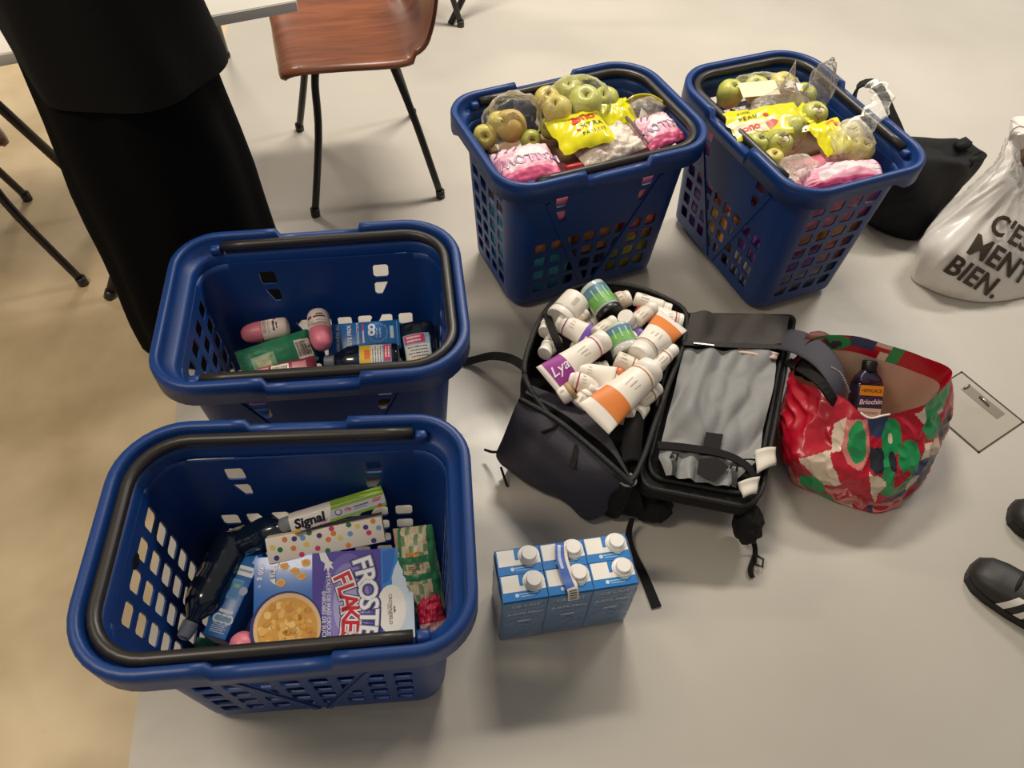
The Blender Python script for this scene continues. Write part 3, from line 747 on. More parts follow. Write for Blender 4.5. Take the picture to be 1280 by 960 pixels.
def carton_box(name, label, cat, tl, tr, bl, depth, m, bev=.0012, group=None, pname='box'):
    F = Face(tl, tr, bl); t = thing(name, label, cat, tuple(F.at(.5, .5, -depth)), group=group)
    mb = MB(m); F.box(mb, depth, 0, bev); b = mb.build(pname, t)
    return t, F, b
def barcode(F, mb, u0, v0, u1, v1, n=18, vertical=True):
    F.rect(mb, u0, v0, u1, v1, ink(232, 224, 210), .0022, 8); x = 0.06
    while x < .92:
        w = random.choice((.012, .02, .035))
        if vertical: F.rect(mb, u0 + (u1 - u0) * x, v0 + (v1 - v0) * .12, u0 + (u1 - u0) * (x + w), v0 + (v1 - v0) * .88, ink(60, 50, 46), .0030, 4)
        else: F.rect(mb, u0 + (u1 - u0) * .12, v0 + (v1 - v0) * x, u0 + (u1 - u0) * .88, v0 + (v1 - v0) * (x + w), ink(60, 50, 46), .0010)
        x += w + random.choice((.015, .025, .04))
APPLE = [mat('apple_green', (184, 186, 88), .36, var=.16, vscale=30, sss=.05), mat('apple_yellow', (208, 192, 100), .36, var=.14, vscale=26, sss=.05), mat('apple_blush', (212, 182, 104), .36, var=.2, vscale=18, sss=.05)]
STEM = mat('apple_stem', (72, 50, 28), .8)
def apple(label, p, r, axis, kind=0, group='apples'):
    M = axis_frame(Vector(p), Vector(p) + Vector(axis).normalized() * .01, (.3, -.8, .5))
    prof = [(0, -.80 * r), (.10 * r, -.84 * r), (.24 * r, -.93 * r), (.40 * r, -.93 * r), (.68 * r, -.78 * r), (.9 * r, -.42 * r), (1.0 * r, .05 * r), (.97 * r, .40 * r), (.80 * r, .75 * r), (.55 * r, .92 * r), (.34 * r, .93 * r), (.18 * r, .82 * r), (.06 * r, .70 * r), (0, .66 * r)]
    t = thing('apple', label, 'apple', tuple(Vector(p) - Vector((0, 0, r))), group=group)
    mb = MB(APPLE[kind]); ps = catmull([(a, b, 0) for a, b in prof], 26)
    mb.loft([[Vector((max(q.x, 0) * (1 + .03 * math.cos(5 * a)) * math.cos(a), max(q.x, 0) * (1 + .03 * math.cos(5 * a)) * math.sin(a), q.y)) for a in [2 * math.pi * k / 24 for k in range(24)]] for q in ps], 0, True, M=M)
    mb.build('apple_flesh', t)
    mb = MB(STEM); mb.tube([M @ Vector((0, 0, .66 * r)), M @ Vector((.02 * r, .03 * r, .9 * r)), M @ Vector((.10 * r, .1 * r, 1.12 * r))], .0014, 0, 6); mb.build('stem', t)
    return t
def blob(mb, c, rad, m, rot=None, amp=.12, sc=2.5, seed=0, pinch=None, sub=4, ridge=.0, close_z=None):
    """crumpled film: an ellipsoid with folds; pinch=(dir, length) draws a gathered tail out of it"""
    bm = bmesh.new(); bmesh.ops.create_icosphere(bm, subdivisions=sub, radius=1.0); c = Vector(c)
    R = rot or Matrix.Identity(3)
    for v in bm.verts:
        d = v.co.normalized(); k = 1 + amp * nz(d, sc, seed) + ridge * (1 - abs(nz(d, sc * 1.7, seed + 5)) * 3)
        p = Vector((d.x * rad[0] * k, d.y * rad[1] * k, d.z * rad[2] * k)); p = R @ p
        if pinch:
            pd = Vector(pinch[0]).normalized(); q = max(0, d.dot(R.transposed() @ pd)) ** pinch[2]
            base = R @ d; ax = pd * (base.dot(pd)); p = p * (1 - q) + (pd * (max(rad) + pinch[1] * q) + (p - pd * p.dot(pd)) * .25) * q
        v.co = c + p
    bm.verts.index_update()
    mb.add([v.co.copy() for v in bm.verts], [[v.index for v in f.verts] for f in bm.faces], m, True); bm.free()

# ================================================================ front basket: cereal box and friends
BLUEB = mat('carton_blue', (22, 92, 176), .35); PURP = ink(78, 62, 160); SKY = ink(38, 132, 214)
t, F, b = carton_box('cereal_box', 'large blue and purple cereal box of frosted flakes lying in the front basket', 'box', (-0.443, 0.558, 0.290), (-0.165, 0.597, 0.290), (-0.422, 0.385, 0.215), .055, mat('cereal_blue', (30, 108, 196), .3, coat=.2))
mb = MB()
F.rect(mb, .365, .0, .80, 1, PURP, .0004)
# pale haze behind the title, then snowy mountains on the right
for r, c in ((.052, (104, 92, 178)), (.042, (140, 130, 200)), (.030, (176, 170, 218))): F.disc(mb, .590, .50, r * .9, ink(*c), .0005 + (.075 - r) * .004, 28, r * 1.75)
F.rect(mb, .80, 0, 1, 1, SKY, .0005)
F.poly(mb, [(.905, 0), (1, 0), (1, 1), (.86, 1), (.90, .86), (.875, .78), (.81, .72), (.80, .50), (.84, .42), (.87, .40), (.865, .28), (.88, .20), (.915, .10)], ink(208, 224, 240), .0007)
for pts in ([(.81, .03), (.89, .0), (.88, .13), (.845, .30), (.81, .33)], [(.81, .80), (.85, .84), (.865, .92), (.85, 1), (.81, 1)]): F.poly(mb, pts, ink(30, 104, 196), .0008)
F.disc(mb, .858, .56, .026, ink(240, 238, 230), .0009, 24, .042)
# cereal bowl
F.disc(mb, .205, .66, .063, ink(40, 40, 112), .0006, 40); F.disc(mb, .21, .655, .0585, ink(226, 190, 140), .0008, 40); F.disc(mb, .21, .66, .052, ink(214, 158, 74), .0010, 40)
for k in range(70):
    a = random.uniform(0, 6.283); q = .047 * math.sqrt(random.random()); c = random.choice([(232, 182, 92), (224, 164, 66), (240, 200, 120), (206, 142, 56)])
    F.disc(mb, .21 + q * math.cos(a) / F.w, .66 + q * math.sin(a) / F.h, random.uniform(.004, .0075), ink(*c), .0011 + .0002 * (k % 5), 8, random.uniform(.004, .007), .0012)
for u, v, a in ((.19, .10, 0), (.255, .15, 0), (.325, .08, 0), (.30, .20, 0), (.17, .25, 0)):
    F.disc(mb, u, v, .0085, ink(236, 186, 92), .0010, 12, .0065, .0012); F.disc(mb, u, v, .0055, ink(222, 160, 66), .0012, 10, .004, .001)
# small measuring-cup badge, splash of milk, nutrition badge
F.poly(mb, [(.125, .09), (.11, .11), (.10, .17), (.105, .22), (.125, .255), (.135, .26), (.135, .09)], ink(238, 238, 236), .0008)
F.poly(mb, [(.13, .13), (.155, .06), (.16, .07), (.14, .14)], ink(238, 238, 236), .0008)
F.poly(mb, [(.41, 0), (.45, 0), (.475, .08), (.50, .10), (.485, .11), (.50, .16), (.475, .14), (.465, .20), (.455, .14), (.44, .17), (.445, .10), (.42, .07)], ink(232, 232, 236), .0009)
F.poly(mb, [(.045, .97), (.055, .94), (.13, .93), (.145, .96), (.145, 1), (.045, 1)], ink(236, 236, 230), .0009); F.rect(mb, .06, .955, .105, 1, ink(40, 140, 80), .0012)
mb.build('printed_picture', b)
mb = MB(); A = -math.pi / 2
def arc_text(word, u0, v0, u1, v1, bow, size, cols, bolds):
    n = len(word)
    for i, ch in enumerate(word):
        k = (i + .5) / n; u = u0 + (u1 - u0) * k + bow * 4 * k * (1 - k); v = v0 + (v1 - v0) * k
        an = A + math.atan2((bow * 4 * (1 - 2 * k) + (u1 - u0)) * F.w, (v1 - v0) * F.h)
        for c, bd, z in zip(cols, bolds, (.0013, .0016, .0019)): F.text(mb, ch, u, v, size, c, an, z, bd, 0, 1.0)
arc_text('FROSTED', .665, .06, .672, .93, .045, .047, (ink(34, 34, 96), ink(120, 120, 160), ink(244, 244, 244)), (.095, .06, .02))
arc_text('FLAKES', .535, .20, .575, .84, .04, .043, (ink(60, 40, 110), ink(244, 240, 240), ink(206, 30, 52)), (.12, .085, .02))
mb.build('title_lettering', b); mb = MB()
F.text(mb, 'PÉTALES DE MAÏS CROUSTILLANTS', .465, .58, .0095, ink(226, 226, 238), A, .0012, .02)
F.text(mb, 'ENROBÉS DE SUCRE', .436, .58, .0095, ink(226, 226, 238), A, .0012, .02)
mb.build('subtitle_lettering', b); mb = MB()
F.text(mb, '750 g', .045, .14, .0125, ink(240, 240, 240), A, .0010, .03); F.text(mb, 'e', .04, .27, .011, ink(230, 230, 236), A, .0010)
F.text(mb, 'x15', .118, .17, .011, ink(40, 70, 140), A, .0012, .02)
mb.build('weight_lettering', b); mb = MB()
F.text(mb, 'CROWNFIELD', .852, .56, .0082, ink(96, 72, 40), A, .0012, .01); F.text(mb, 'depuis 1992', .838, .56, .004, ink(96, 72, 40), A, .0012)
F.poly(mb, [(.872, .53), (.885, .545), (.878, .56), (.888, .575), (.872, .60)], ink(150, 90, 50), .0012)
mb.build('brand_lettering', b)

t, F, b = carton_box('dotted_box', 'white box printed with rainbow dots behind the cereal box', 'box', (-0.424, 0.583, 0.315), (-0.224, 0.640, 0.315), (-0.417, 0.547, 0.287), .06, mat('white_card', (228, 220, 206), .45))
mb = MB(); dots = [(40, 120, 70), (206, 60, 110), (226, 130, 60), (74, 56, 130), (110, 160, 200), (226, 206, 110)]
DT = [(.05, .32, 5), (.11, .46, 0), (.16, .10, 2), (.24, .14, 3), (.22, .50, 2), (.31, .17, 4), (.33, .44, 5), (.37, .02, 0), (.42, .68, 1), (.45, .20, 3), (.56, .02, 1), (.57, .22, 2), (.52, .42, 2), (.62, .44, 5), (.71, -.0, 0), (.71, .36, 4), (.78, .12, 5), (.85, .22, 3), (.87, .46, 1), (.92, .04, 2), (.96, .34, 4), (.07, .75, 3), (.28, .8, 1), (.5, .85, 0), (.68, .8, 2), (.9, .8, 3)]
for u, v, k in DT: F.disc(mb, u, min(.95, max(.06, v + .06)), .0048, ink(*dots[k]), .0005, 14)
for i in range(10):
    p = F.M @ Vector((F.w + .0005, -F.h * random.uniform(.1, .9), -random.uniform(.008, .08))); c = F.M.to_3x3()
    mb.add([p + c @ Vector((0, .0045 * math.cos(a), .0045 * math.sin(a))) for a in [2 * math.pi * k / 12 for k in range(12)]], [list(range(12))], ink(*random.choice(dots)))
mb.build('printed_dots', b)

t, F, b = carton_box('toothpaste_box', 'white and green toothpaste carton lying on top of the dotted box', 'box', (-0.382, 0.608, 0.345), (-0.224, 0.677, 0.345), (-0.384, 0.587, 0.325), .038, mat('toothpaste_white', (232, 226, 216), .35))
mb = MB(); GRN = ink(140, 176, 60)
F.poly(mb, [(.44, 0), (1, 0), (1, .22), (.43, .22)], GRN, .0005); F.poly(mb, [(.40, .82), (1, .80), (1, 1), (.39, 1)], GRN, .0005)
F.poly(mb, [(.43, .22), (1, .22), (1, .80), (.40, .82)], ink(196, 196, 206), .0005)
mb.build('printed_panel', b); mb = MB(); F.rect(mb, 0, .80, .09, 1, ink(232, 190, 60), .0005); mb.build('printed_corner', b); mb = MB(); F.disc(mb, .50, .5, .0062, ink(80, 84, 100), .0008, 18); F.disc(mb, .50, .48, .0045, ink(208, 208, 214), .0010, 16)
mb.build('printed_ring', b); mb = MB(); F.rect(mb, .87, .28, .96, .36, ink(206, 70, 80), .0008); F.rect(mb, .86, .42, .95, .50, ink(206, 70, 80), .0008); F.rect(mb, .66, .40, .82, .48, ink(90, 90, 110), .0008); F.rect(mb, .66, .56, .80, .63, ink(150, 150, 165), .0008); F.disc(mb, .93, .88, .004, ink(206, 80, 60), .0008, 14)
mb.build('printed_front', b); mb = MB()
mb.poly([F.M @ Vector((F.w + .0006, y, z)) for y, z in ((-.004, -.006), (-.004, -.030), (-F.h + .004, -.030), (-F.h + .004, -.006))][::-1], ink(170, 170, 184))
mb.build('printed_end', b); mb = MB()
mb.poly([F.M @ Vector((F.w * x, .0006, z)) for x, z in ((.44, -.002), (1, -.002), (1, -.036), (.44, -.036))], GRN)
mb.build('printed_top', b)
mb = MB(); F.text(mb, 'Signal', .20, .46, .024, ink(26, 26, 44), 0, .001, .035, .08); mb.build('brand_lettering', b); mb = MB(); F.text(mb, '10x', .60, .47, .009, ink(200, 60, 80), 0, .001, .02)
for k in range(13):
    a = math.radians(200 + 140 * k / 12.); u, v = .24 + .024 * math.cos(a) / F.w, .56 - .024 * math.sin(a) * .45 / F.h
    F.disc(mb, u, v, .0011, ink(206, 40, 50), .0009, 8)
mb.build('printed_lettering', b)

detergent('detergent_bottle', 'dark blue bottle with its grey cap in the near left corner of the front basket', (-0.505, 0.627, 0.235), (-0.550, 0.428, 0.225), .033, .8, lab_a=(70, 150), lab_z=(.25, .62))
detergent('detergent_bottle', 'dark blue detergent bottle lying across the back of the front basket, cap beside the toothpaste', (-0.566, 0.607, 0.185), (-0.376, 0.624, 0.315), .031, .8, lab=False)
def milk_prints(F, b, lying=True):
    mb = MB(); W_ = ink(226, 232, 238)
    F.rect(mb, .10, .0, .95, .02, ink(120, 180, 220), .0004)
    return mb, W_
t, F, b = carton_box('milk_carton', 'blue milk carton leaning in the front basket left of the cereal box', 'carton', (-0.489, 0.603, 0.235), (-0.446, 0.594, 0.235), (-0.531, 0.444, 0.215), .07, mat('milk_blue', (24, 104, 180), .32, var=.06, vscale=30))
mb = MB(); W_ = ink(222, 228, 234)
F.poly(mb, [(.75, .06), (1, .10), (1, .18), (.72, .15)], W_, .0005); F.rect(mb, .28, .20, .98, .31, W_, .0005); F.rect(mb, .30, .24, .9, .265, ink(120, 150, 180), .0008)
F.rect(mb, .22, .36, .74, .58, ink(70, 150, 206), .0005); F.rect(mb, .26, .38, .70, .56, ink(30, 122, 190), .0007); F.rect(mb, .4, .41, .66, .45, ink(120, 170, 130), .0009); F.disc(mb, .86, .47, .008, ink(150, 170, 190), .0006)
F.rect(mb, .25, .70, .85, .735, W_, .0005)
for u in (.3, .55, .8): F.disc(mb, u, .80, .0085, W_, .0006); F.disc(mb, u, .80, .005, ink(90, 150, 200), .0009)
for k in range(5): F.rect(mb, .2, .86 + .02 * k, .85 - .1 * (k % 2), .868 + .02 * k, ink(190, 214, 232), .0006)
mb.poly([F.M @ Vector((x, -F.h - .0006, z)) for x, z in ((0.001, -.001), (F.w - .001, -.001), (F.w - .001, -.069), (0.001, -.069))][::-1], ink(196, 178, 184))
mb.build('printed_design', b)
rollon('pink roll-on deodorant wedged between the milk carton and the cereal box', (-0.448, 0.440, 0.235), (-0.436, 0.384, 0.160), .026)
GB = [ink(40, 110, 70), ink(196, 182, 150), ink(110, 140, 100), ink(160, 120, 70)]
def gm(u, v):
    if .14 < u < .22 or (v > .30 and v < .34) or (u > .86): return GB[0]
    if u < .14: return ink(170, 146, 112)
    if .48 < v < .52: return GB[0]
    return GB[1] if (int(u * 9) + int(v * 12)) % 3 else GB[2]
t, F, b = pillow('dry_goods_packet', 'green and clear packet of dry goods standing at the right end of the front basket', 'packet', (-0.203, 0.625, 0.300), (-0.130, 0.629, 0.320), (-0.144, 0.494, 0.200), .030, gm, seed=4, wr=.005)
mb = MB()
for k in range(5): F.rect(mb, .38, .36 + .022 * k, .74, .368 + .022 * k, ink(110, 70, 50), .001, 3)
F.rect(mb, .38, .24, .66, .285, ink(214, 140, 60), .001, 4); mb.build('printed_label', b)
pillow('red_packet', 'shiny crimson packet at the near right corner of the front basket', 'packet', (-0.156, 0.537, 0.245), (-0.110, 0.549, 0.245), (-0.140, 0.455, 0.210), .025, lambda u, v: ink(168, 20, 58) if v < .72 else ink(190, 150, 140), seed=6, wr=.006)
pillow('green_packet', 'small green packet under the grey cap in the near left of the front basket', 'packet', (-0.560, 0.461, 0.140), (-0.523, 0.457, 0.140), (-0.559, 0.417, 0.120), .016, lambda u, v: ink(40, 120, 84), seed=7, n=14, m=12)
def low_box(label, b, lo, hi):
    mb = MB(mat('brown_card', (150, 118, 84), .7, var=.1)); mb.box(BM[b], lo, hi, 0, .006); return tag(mb.build('brown_carton'), label, 'carton')
low_box('plain brown carton lying under the other goods in the front basket', 0, (-.12, -.09, .028), (.05, .07, .12))

# ================================================================ second basket
rollon('pink and white roll-on deodorant lying on the green pack in the second basket', (-0.619, 1.101, 0.262), (-0.516, 1.131, 0.268), .0235)
rollon('pink and white roll-on deodorant pointing down beside the milk carton in the second basket', (-0.420, 1.056, 0.285), (-0.452, 1.157, 0.288), .0255, (0, -.6, .8))
GP = (44, 128, 92)
def gp(u, v): return ink(*GP) if not (.86 < u < .985 and .40 < v < .44) else ink(56, 140, 102)
t, F, b = pillow('refill_pouch', 'green wrapped pack with a barcode sticker in the second basket', 'packet', (-0.620, 1.051, 0.262), (-0.477, 1.132, 0.262), (-0.593, 0.987, 0.225), .030, gp, seed=2, wr=.0028)
mb = MB(); F.rect(mb, .16, .42, .47, .92, ink(130, 172, 130), .0010, 6); F.rect(mb, .21, .50, .40, .86, ink(186, 188, 150), .0016, 6)
mb.build('printed_label', b)
mb = MB(); barcode(F, mb, .76, .30, .965, .86, vertical=True); mb.build('barcode', b)
def rp(u, v): return ink(150, 60, 76) if u > .2 or v > .3 else ink(214, 190, 184)
t, F, b = pillow('red_wrapped_pack', 'dull red wrapped pack with a barcode in front of the green pack', 'packet', (-0.608, 1.017, 0.240), (-0.446, 1.066, 0.246), (-0.589, 0.964, 0.215), .026, rp, seed=3, wr=.003)
mb = MB(); barcode(F, mb, .44, .18, .66, .75); mb.build('barcode', b)
mb = MB(); F.rect(mb, .24, .2, .40, .7, ink(206, 150, 150), .001, 4); F.rect(mb, .70, .15, .88, .6, ink(206, 140, 146), .001, 4); mb.build('printed_label', b)
t, F, b = carton_box('milk_carton', 'blue milk carton with white lettering lying at the back of the second basket', 'carton', (-0.433, 1.148, 0.262), (-0.271, 1.178, 0.262), (-0.422, 1.082, 0.235), .07, MATS['milk_blue'])
mb = MB(); B9 = math.pi / 2
F.text(mb, 'JUSTE PRIX', .30, .50, .0125, W_, B9, .0006, .03); F.text(mb, 'RÉMUNÈRE AU', .14, .50, .0095, W_, B9, .0006, .02); F.text(mb, 'SON PRODUCTEUR', .415, .50, .0080, W_, B9, .0006, .02)
F.rect(mb, .475, .30, .50, .72, ink(206, 210, 214)); F.rect(mb, .475, .08, .50, .28, ink(206, 50, 70)); F.rect(mb, .475, .74, .50, .96, ink(20, 40, 110))
for u, v in ((.605, .38), (.61, .20)): F.disc(mb, u, v, .0085, W_, .0006, 18); F.disc(mb, u, v, .0035, ink(26, 100, 170), .0009, 12)
for k in range(26):
    a = 2 * math.pi * k / 26; F.disc(mb, .69 + .022 * math.cos(a) / F.w, .40 + .022 * math.sin(a) / F.h, .0009, W_, .0007, 6)
F.text(mb, "C'est qui", .675, .40, .0065, W_, B9, .0007); F.text(mb, 'le patron', .72, .40, .0065, W_, B9, .0007)
F.rect(mb, .86, .20, .91, .62, ink(190, 206, 220)); F.rect(mb, .80, .1, .803, .8, ink(110, 160, 200)); F.rect(mb, .955, .05, .965, .9, ink(110, 160, 200))
mb.build('printed_lettering', b)
detergent('detergent_bottle', 'dark detergent bottle with grey cap and colourful label lying in front of the milk carton', (-0.259, 1.087, 0.235), (-0.427, 1.060, 0.235), .036, .75, ribs=False, side=(0, -.25, 1), lab_a=(-48, 40), lab_z=(.10, .52))
detergent('detergent_bottle', 'dark detergent bottle with its label turned up in the right corner of the second basket', (-0.237, 1.184, 0.245), (-0.190, 1.003, 0.175), .044, .55, ribs=False, side=(0, -.5, 1), lab_a=(-42, 42), lab_z=(.18, .66))
detergent('detergent_bottle', 'dark bottle mostly hidden under the near rim of the second basket', (-0.248, 1.049, 0.190), (-0.381, 1.021, 0.190), .034, .75, ribs=False, side=(0, 0, 1), lab_a=(-60, 60), lab_z=(.3, .85))
low_box('plain brown carton at the bottom of the second basket', 1, (-.16, -.10, .028), (.12, .06, .145))
pillow('pink_packet', 'pink packet seen through the holes of the near wall of the second basket', 'packet', (-0.624, 0.986, 0.200), (-0.507, 1.022, 0.200), (-0.623, 0.981, 0.140), .02, lambda u, v: ink(190, 50, 84) if v < .6 else ink(190, 180, 190), seed=8, n=16, m=12)

# ================================================================ the two apple baskets
FILM = clear_mat('clear_film', tint=(250, 248, 240), base=.03, streak=.30)
FILM2 = clear_mat('milky_film', tint=(240, 232, 214), base=.20, streak=.40, rough=.2, bump=.8, scale=28)
YEL = mat('yellow_film', (226, 218, 22), .22, coat=.4, var=.08, vscale=22, bump=.25, bscale=26)
def L_(b, x, y, z): return BM[b] @ Vector((x, y, z))
def film_bag(name, label, c, rad, yaw, m, seed, group='clear bags of apples', pinch=None, amp=.14, ridge=.03):
    t = thing(name, label, 'bag', tuple(Vector(c) - Vector((0, 0, rad[2]))), group=group)
    mb = MB(m); blob(mb, c, rad, 0, Matrix.Rotation(yaw, 3, 'Z'), amp, 2.4, seed, pinch, 4, ridge); mb.build('film', t); return t
def band(t, tl, tr, bl, thick, seed, name='printed_band', m=None, lift=.6):
    F = Face(tl, tr, bl)
    F.zfn = lambda u, v: thick * max(0, (1 - (2 * u - 1) ** 2) * (1 - (2 * v - 1) ** 2)) ** lift + .004 * nz((u * 3, v * 3, seed), 1.5) + .0012 * math.sin(26 * u + 14 * v + 4 * nz((u, v, seed), 3))
    def edge(u, v): return F.at(u + .05 * nz((0, v * 4, seed), 1) * (1 - abs(2 * u - 1) * 0), v + .06 * nz((u * 4, 0, seed + 2), 1), 0)
    mb = MB(m or YEL); mb.grid(lambda u, v: edge(u, 1 - v), 26, 20, 0); return F, mb.build(name, t)
RED = ink(214, 48, 30); INK = ink(52, 48, 24)
# --- basket behind the backpack
AP = [('apple with a dark stem nearest the left end of the middle basket', (607, 171), 15.5, (-.2, -.8, .4), 1), ('large blushed apple on top of the left bag', (639, 158), 20, (-.5, -.3, .9), 2), ('small apple at the right of the left bag', (662, 175), 12.5, (.3, -.9, .5), 0)]
apple('green yellow apple with a dark stem in the left clear bag', (-0.105, 1.677, 0.425), .032, (.0, -.8, .55), 1, 'apples in the left clear bag')
apple('large blushed apple on top in the left clear bag', (-0.041, 1.699, 0.445), .041, (-.6, -.5, .6), 2, 'apples in the left clear bag')
apple('small green apple low in the right of the left clear bag', (0.011, 1.674, 0.425), .027, (.2, -.8, .55), 0, 'apples in the left clear bag')
apple('yellow apple at the back of the left clear bag', (-0.072, 1.703, 0.445), .031, (0, 0, 1), 1, 'apples in the left clear bag')
film_bag('apple_bag', 'clear bag of four apples at the left of the middle basket', (-0.040, 1.728, 0.440), (.082, .060, .075), .45, FILM, 3)
for lb, u, v, z, r, k in (('yellow green apple at the left of the domed clear bag', 684, 124, .455, .034, 1), ('green apple at the top of the domed clear bag', 711, 111, .46, .034, 0), ('yellow apple with a bright shine in front in the domed clear bag', 697, 137, .475, .037, 1), ('big green apple in the middle of the domed clear bag', 731, 128, .47, .043, 0), ('green apple at the right of the domed clear bag', 757, 125, .445, .036, 0), ('green apple low at the left of the domed clear bag', 689, 158, .44, .030, 0), ('green apple under the others in the domed clear bag', 722, 148, .41, .036, 0)):
    apple(lb, {(684): (0.048, 1.777, 0.475), 711: (0.103, 1.815, 0.485), 697: (0.075, 1.716, 0.485), 731: (0.145, 1.756, 0.485), 757: (0.201, 1.797, 0.470), 689: (0.063, 1.725, 0.430), 722: (0.135, 1.815, 0.400)}[u], r, (random.uniform(-.4, .4), -.3, .8), k, 'apples in the domed clear bag')
tb = film_bag('apple_bag', 'large domed clear bag of green apples with a yellow printed front', (0.119, 1.749, 0.478), (.100, .068, .078), .46, FILM, 8, amp=.08)
F, bnd = band(tb, (0.042, 1.678, 0.475), (0.171, 1.740, 0.485), (0.061, 1.555, 0.455), .022, 1)
mb = MB()
F.text(mb, 'ono', .62, .30, .040, RED, .10, .0012, .03); F.poly(mb, [(.34, .28), (.47, .22), (.50, .42), (.36, .46)], RED, .0012); F.disc(mb, .42, .60, .0055, RED, .0012)
F.text(mb, 'XTRA', .70, .54, .017, INK, .10, .0012, .01, 0, 1.2, 1.3); F.text(mb, 'PATI.SIT', .68, .72, .0135, INK, .10, .0012, .01, 0, 1.2, 1.2)
mb.build('printed_lettering', bnd)
band(tb, (0.169, 1.754, 0.485), (0.254, 1.817, 0.475), (0.185, 1.678, 0.455), .014, 5)
def pk(u, v):
    if v > .80: return ink(206, 84, 126)
    w = .5 + .16 * math.sin(u * 6 + 1)
    if abs(v - w) < .16 and .18 < u < .95: return ink(232, 214, 218)
    if v < .26 and u < .5 and math.sin(u * 40 + v * 25) > .55: return ink(132, 78, 130)
    return ink(232, 158, 178) if v > .3 else ink(236, 196, 204)
def mallow(label, tl, tr, bl, thick, seed, txt=True):
    t, F, b = pillow('pink_sweets_bag', label, 'bag', tl, tr, bl, thick, pk, seed=seed, wr=.005, group='pink bags of sweets')
    if txt:
        mb = MB(); F.text(mb, 'MALLOW', .55, .54, F.h * .30, ink(150, 112, 160), math.pi + .02, .0014, .03); F.text(mb, 'MALLOW', .55, .54, F.h * .30, ink(222, 188, 206), math.pi + .02, .0018, -.002)
        mb.build('printed_lettering', b)
    return F
mallow('pink printed sweets bag at the near left corner of the middle basket', (-0.089, 1.561, 0.452), (0.048, 1.615, 0.458), (-0.014, 1.462, 0.445), .028, 2)
mallow('pink printed sweets bag at the right end of the middle basket', (0.257, 1.740, 0.447), (0.357, 1.805, 0.447), (0.282, 1.625, 0.432), .022, 3)
def cream(u, v): return ink(226, 206, 190) if nz((u * 7, v * 7, 2), 1) > .05 else ink(236, 222, 208)
t, F, b = pillow('biscuit_bag', 'crinkled shiny bag of pale biscuits at the near side of the middle basket', 'bag', (0.097, 1.643, 0.445), (0.246, 1.749, 0.450), (0.119, 1.528, 0.425), .022, cream, seed=5, wr=.007)
mb = MB(clear_mat('glossy_film', base=.05, streak=.25, rough=.08, bump=1.0, scale=60)); mb.grid(lambda u, v: F.at(u, 1 - v, .002), 30, 24, 0); mb.build('film', t)
mb = MB(ink(58, 44, 38)); mb.strap([F.at(1.03, .03, .012), F.at(1.02, .5, .014), F.at(1.04, 1.0, .008)], F.M.col[0].to_3d(), .009, .002, 0); mb.build('dark_seam', t)
tb = film_bag('crinkled_bag', 'crinkled clear bag with a yellow printed edge at the back right of the middle basket', (0.302, 1.795, 0.445), (.062, .034, .038), .42, FILM2, 12, None, None, .2, .06)
mb = MB(YEL); pth = catmull([(0.249, 1.804, 0.462), (0.274, 1.810, 0.478), (0.317, 1.822, 0.474), (0.364, 1.825, 0.452)], 14); mb.strap(pth, (.1, -.6, .8), [.016 + .022 * math.sin(math.pi * k / 13) for k in range(14)], .003, 0); mb.build('printed_edge', tb)
mb = MB(RED); mb.strap([pth[0], pth[2]], (.1, -.6, .8), .016, .006, 0); mb.build('red_print', tb)
mb = MB(mat('red_wrap', (176, 24, 34), .35)); mb.box(frame((0.100, 1.533, 0.420), (.9, .44, 0), (0, .5, .8)), (0, 0, 0), (.045, .03, .02), 0, .006); tag(mb.build('red_packet'), 'small red packet edge between the pink bag and the biscuit bag', 'packet')
# lower goods that show through the holes
def box_at(name, label, b, x0, x1, y0, y1, z0, z1, m, cat='packet', group=None):
    mb = MB(m); mb.box(BM[b], (x0, y0, z0), (x1, y1, z1), 0, .01); return tag(mb.build(name), label, cat, group)
TUR = mat('turquoise_pack', (96, 214, 236), .4, var=.1, vscale=30); BRN = mat('brown_snack_pack', (206, 140, 90), .5, var=.45, vscale=34); PNK = mat('pink_pack', (240, 140, 164), .4, var=.2, vscale=30)
ORG = mat('orange_pack', (246, 176, 90), .45, var=.35, vscale=36); PRP = mat('purple_pack', (140, 84, 170), .4, var=.35, vscale=30); GRY = mat('grey_pack', (176, 170, 172), .5, var=.25, vscale=40); YLW = mat('yellow_pack', (244, 224, 70), .4, var=.3, vscale=30)
box_at('turquoise_packet', 'turquoise packet behind the lower left holes of the middle basket', 2, -.205, -.055, -.128, -.02, .032, .165, TUR)
box_at('turquoise_packet', 'turquoise packet behind the left end holes of the middle basket', 2, -.205, -.06, -.01, .11, .032, .20, TUR)
box_at('snack_packet', 'brown snack packet behind the left middle holes of the basket', 2, -.21, -.06, -.140, -.02, .175, .245, BRN)
box_at('snack_packet', 'brown snack packet behind the centre holes of the middle basket', 2, -.045, .085, -.140, -.02, .15, .25, BRN)
box_at('dark_packet', 'dark packet behind the lower centre holes of the middle basket', 2, -.045, .06, -.128, -.02, .032, .14, mat('dark_pack', (34, 44, 66), .5, var=.4, vscale=30))
box_at('yellow_packet', 'yellow packet behind the lower right holes of the middle basket', 2, .075, .205, -.130, -.02, .032, .16, YLW)
box_at('red_snack_packet', 'red and cream snack packet behind the right middle holes of the basket', 2, .10, .21, -.145, -.02, .17, .26, mat('red_cream_pack', (226, 110, 90), .45, var=.5, vscale=36))
box_at('pink_packet', 'pink packet behind the upper left hole of the middle basket', 2, -.20, -.04, -.155, -.02, .255, .38, PNK)
box_at('pink_packet', 'pink packet behind the upper right hole of the middle basket', 2, .06, .21, -.155, -.02, .27, .38, PNK)
